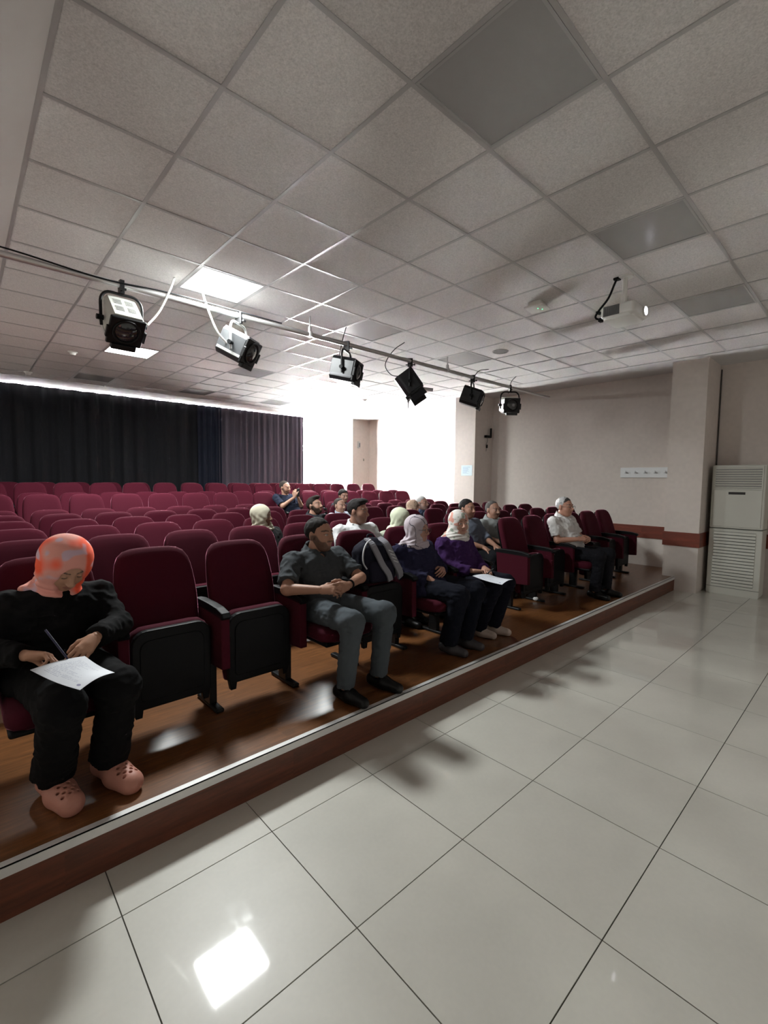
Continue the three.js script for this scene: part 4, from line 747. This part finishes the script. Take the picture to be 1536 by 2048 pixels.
person({ at: at(5, RX(5, 1)), label: 'man with thick dark hair showing only his brow above the heads in the sixth row',
  neck: [0.03, 0.94, -0.01], head: [0.03, 1.075, 0.01], yaw: -0.15, pitch: 0.1, skin: [0.414, 0.230, 0.167],
  top: { mat: cloth(0.04, 0.045, 0.055), sleeve: 0.95, collar: 1 }, bottom: { mat: darkTr }, shoeM: darkShoe, hair: 'full', hairM: M(lin(0.015, 0.013, 0.013), 0.8, { specularIntensity: 0.4 }) });

person({ at: at(6, RX(6, 1)), label: 'man in a dark navy shirt holding up a phone near the curtain end',
  neck: [-0.16, 0.92, -0.01], head: [-0.185, 1.055, 0.03], yaw: 0.35, pitch: 0.1, roll: 0.12, skin: [0.483, 0.270, 0.190],
  er: [-0.30, 0.72, 0.14], wr: [-0.10, 0.88, 0.22], el: [0.12, 0.72, 0.10], wl: [0.0, 0.86, 0.19],
  hr: { dir: [0.25, 0.95, 0.1], n: [0.5, 0.0, -0.5], curl: [0.5] }, hl: { dir: [-0.3, 0.9, 0.1], n: [-0.6, 0, -0.4], curl: [0.5] },
  top: { mat: cloth(0.026, 0.032, 0.055), sleeve: 0.42, puff: 0.016 }, bottom: { mat: darkTr }, shoeM: darkShoe, hair: 'bald', hairM: M(lin(0.05, 0.042, 0.036), 0.8, { specularIntensity: 0.4 }), beard: 0.6 });

// ------------------------------------------------------------------ things that people brought
{
  const p = thing('phone', 'dark phone held up by the man in the dark navy shirt', 'phone', [4.605, P2 + 0.965, -7.335], 0.2);
  mesh('phone_body', rbox(0.075, 0.15, 0.009, 0.004), M(lin(0.015, 0.016, 0.018), 0.25), p);
  mesh('camera_bump', move(rbox(0.028, 0.028, 0.004, 0.002), -0.018, 0.05, 0.006), M(lin(0.03, 0.03, 0.035), 0.2), p);
}
function sheet(cs, bow, label, tx) {   // four corners in order round the sheet, bowed upward
  const n = 12, pos = [], uv = [], idx = [], at2 = (u, v) => { const a = mix3(cs[0], cs[1], u), b = mix3(cs[3], cs[2], u), p = mix3(a, b, v); return [p[0], p[1] + bow * Math.sin(Math.PI * v) * (0.6 + 0.4 * u) - 0.008 * Math.sin(Math.PI * u), p[2]]; };
  for (const s of [0.0004, -0.0004]) for (let j = 0; j <= n; j++) for (let i = 0; i <= n; i++) { const q = at2(i / n, j / n); pos.push(q[0], q[1] + s, q[2]); uv.push(i / n, j / n); }
  const S = (n + 1) * (n + 1), W = n + 1;
  for (let j = 0; j < n; j++) for (let i = 0; i < n; i++) { const a = j * W + i; idx.push(a, a + 1, a + W + 1, a, a + W + 1, a + W, S + a, S + a + W + 1, S + a + 1, S + a, S + a + W, S + a + W + 1); }
  const g = new THREE.BufferGeometry(); g.setAttribute('position', new THREE.Float32BufferAttribute(pos, 3)); g.setAttribute('uv', new THREE.Float32BufferAttribute(uv, 2)); g.setIndex(idx); g.computeVertexNormals();
  return tag(mesh('paper_sheet', g, M(0xffffff, 0.6, { map: tx })), label, 'paper', 'printed sheets held on laps');
}
const printed = tex(256, 256, (u, v) => {
  if ((u - 0.88) ** 2 + (v - 0.12) ** 2 < 0.0012) return [0.55, 0.55, 0.68];
  const l = Math.floor(v * 26), on = (v * 26) % 1 > 0.6 && u > 0.12 && u < 0.2 + 0.6 * hash(l, 7) && l > 2 && l < 22 && hash(Math.floor(u * 60), l) > 0.3;
  return on ? [0.74, 0.76, 0.82] : [0.87, 0.89, 0.92];
}, true);
sheet([[0.179, 0.811, -2.25], [0.304, 0.780, -1.995], [0.433, 0.790, -2.06], [0.364, 0.82, -2.25]], 0.012, 'curved white printed sheet on the lap of the woman in orange headscarf', printed);
sheet([[3.206, 0.767, -2.347], [3.181, 0.748, -2.038], [3.371, 0.76, -2.056], [3.345, 0.772, -2.28]], 0.012, 'white sheet lying on the lap of the woman in purple', printed);
tag(mesh('pen', join(cyl(0.0045, 0.0045, [0.300, 0.83, -2.255], [0.243, 0.935, -2.345], 10), cyl(0.001, 0.0045, [0.307, 0.812, -2.243], [0.300, 0.83, -2.255], 10)), M(lin(0.012, 0.012, 0.05), 0.35)), 'dark blue pen in the hand of the woman in orange headscarf', 'pen');
tag(mesh('pen', join(cyl(0.0045, 0.0045, [3.365, 0.752, -2.33], [3.425, 0.812, -2.285], 10), cyl(0.001, 0.0045, [3.352, 0.737, -2.34], [3.365, 0.752, -2.33], 10)), M(lin(0.012, 0.012, 0.015), 0.35)), 'dark pen in the hand of the woman in purple', 'pen');
{
  const f = uni(0.012, ...[...Array(7)].map((_, i) => ell([0.018 * (hash(i, 1) - 0.5), 0.016 + 0.012 * hash(i, 2), 0.03 * (hash(i, 3) - 0.5)], [0.016, 0.012 + 0.006 * hash(i, 4), 0.016])));
  const g = nets((x, y, z) => Math.max(f(x, y, z) + fold(x * 5, y * 5, z * 5, 0.003), -y + 0.001), [-0.06, -0.01, -0.06], [0.06, 0.07, 0.06], 0.003); g.translate(4.86, P1, -2.66);
  tag(mesh('crumpled_tissue', g, M(lin(0.75, 0.75, 0.74), 0.8)), 'small crumpled white tissue on the platform under the chairs', 'tissue');
}
{   // backpack leaning on the raised seat
  const t = thing('backpack', 'black backpack with grey straps leaning on an empty maroon chair', 'backpack', [LX(4), P1 + 0.578, rowZ(0) + 0.055]);
  t.rotation.set(-0.16, 0, -0.03);
  const packF = uni(0.05, rb([0, 0.15, 0.0], [0.175, 0.15, 0.085], 0.06), ell([0, 0.26, -0.01], [0.135, 0.095, 0.075]));
  mesh('pack_body', nets((x, y, z) => packF(x, y, z) + fold(x, y, z, 0.003), [-0.2, -0.02, -0.13], [0.2, 0.4, 0.13], 0.008), cloth(0.010, 0.010, 0.018), t);
  const pocket = rb([0.0, 0.09, 0.06], [0.13, 0.085, 0.05], 0.035); mesh('pocket', nets(pocket, [-0.16, -0.02, -0.01], [0.16, 0.2, 0.13], 0.006), cloth(0.013, 0.012, 0.022), t);
  const strapM = cloth(0.26, 0.26, 0.29), band = (pts, w, th, name, m) => {
    const c = new THREE.CatmullRomCurve3(pts.map((p) => new THREE.Vector3(...p))), n = 24, pos = [], idx = [];
    for (let i = 0; i <= n; i++) { const p = c.getPoint(i / n), tn = c.getTangent(i / n), sd = new THREE.Vector3(0, 0, 1).cross(tn).normalize(), nz = tn.clone().cross(sd).normalize(); for (const [a, b] of [[-1, -1], [1, -1], [1, 1], [-1, 1]]) pos.push(p.x + sd.x * a * w / 2 + nz.x * b * th / 2, p.y + sd.y * a * w / 2 + nz.y * b * th / 2, p.z + sd.z * a * w / 2 + nz.z * b * th / 2); }
    for (let i = 0; i < n; i++) for (let k = 0; k < 4; k++) { const a = i * 4 + k, b = i * 4 + (k + 1) % 4; idx.push(a, b, b + 4, a, b + 4, a + 4); }
    idx.push(0, 2, 1, 0, 3, 2, n * 4, n * 4 + 1, n * 4 + 2, n * 4, n * 4 + 2, n * 4 + 3);
    const g = new THREE.BufferGeometry(); g.setAttribute('position', new THREE.Float32BufferAttribute(pos, 3)); g.setIndex(idx); const q = g.toNonIndexed(); q.computeVertexNormals(); return mesh(name, q, m, t);
  };
  band([[-0.075, 0.345, 0.02], [-0.075, 0.30, 0.082], [-0.05, 0.22, 0.108], [-0.015, 0.13, 0.122], [0.03, 0.06, 0.13], [0.045, 0.01, 0.128]], 0.048, 0.014, 'strap', strapM);
  band([[0.05, 0.345, 0.02], [0.065, 0.30, 0.082], [0.09, 0.22, 0.108], [0.13, 0.13, 0.118], [0.17, 0.06, 0.112], [0.19, 0.02, 0.09]], 0.055, 0.014, 'strap', strapM);
  for (let k = 0; k < 4; k++) { const b = mesh('strap_stitching', rbox(0.05, 0.009, 0.005, 0.002, 1), M(lin(0.55, 0.55, 0.58), 0.6), t); b.position.set(0.085 + k * 0.012, 0.235 - k * 0.028, 0.116 + k * 0.003); b.rotation.z = -0.35; }
  mesh('piping', tube([[-0.06, 0.335, 0.055], [-0.12, 0.305, 0.07], [-0.163, 0.24, 0.078], [-0.172, 0.16, 0.082], [-0.15, 0.115, 0.09]], 0.006, 30, 6), M(lin(0.6, 0.6, 0.62), 0.5), t);
  mesh('side_flap', (() => { const g = polyExtrude([[0, 0.0], [0.09, 0.055], [0.02, 0.1]], 0.012, 0.003, 1); g.translate(0.16, 0.03, 0.05); return g; })(), strapM, t);
  mesh('grab_handle', tube([[-0.03, 0.345, -0.02], [-0.025, 0.372, -0.02], [0.025, 0.372, -0.02], [0.03, 0.345, -0.02]], 0.008, 16, 6), cloth(0.02, 0.02, 0.03), t);
}
renderer.render(scene, camera);
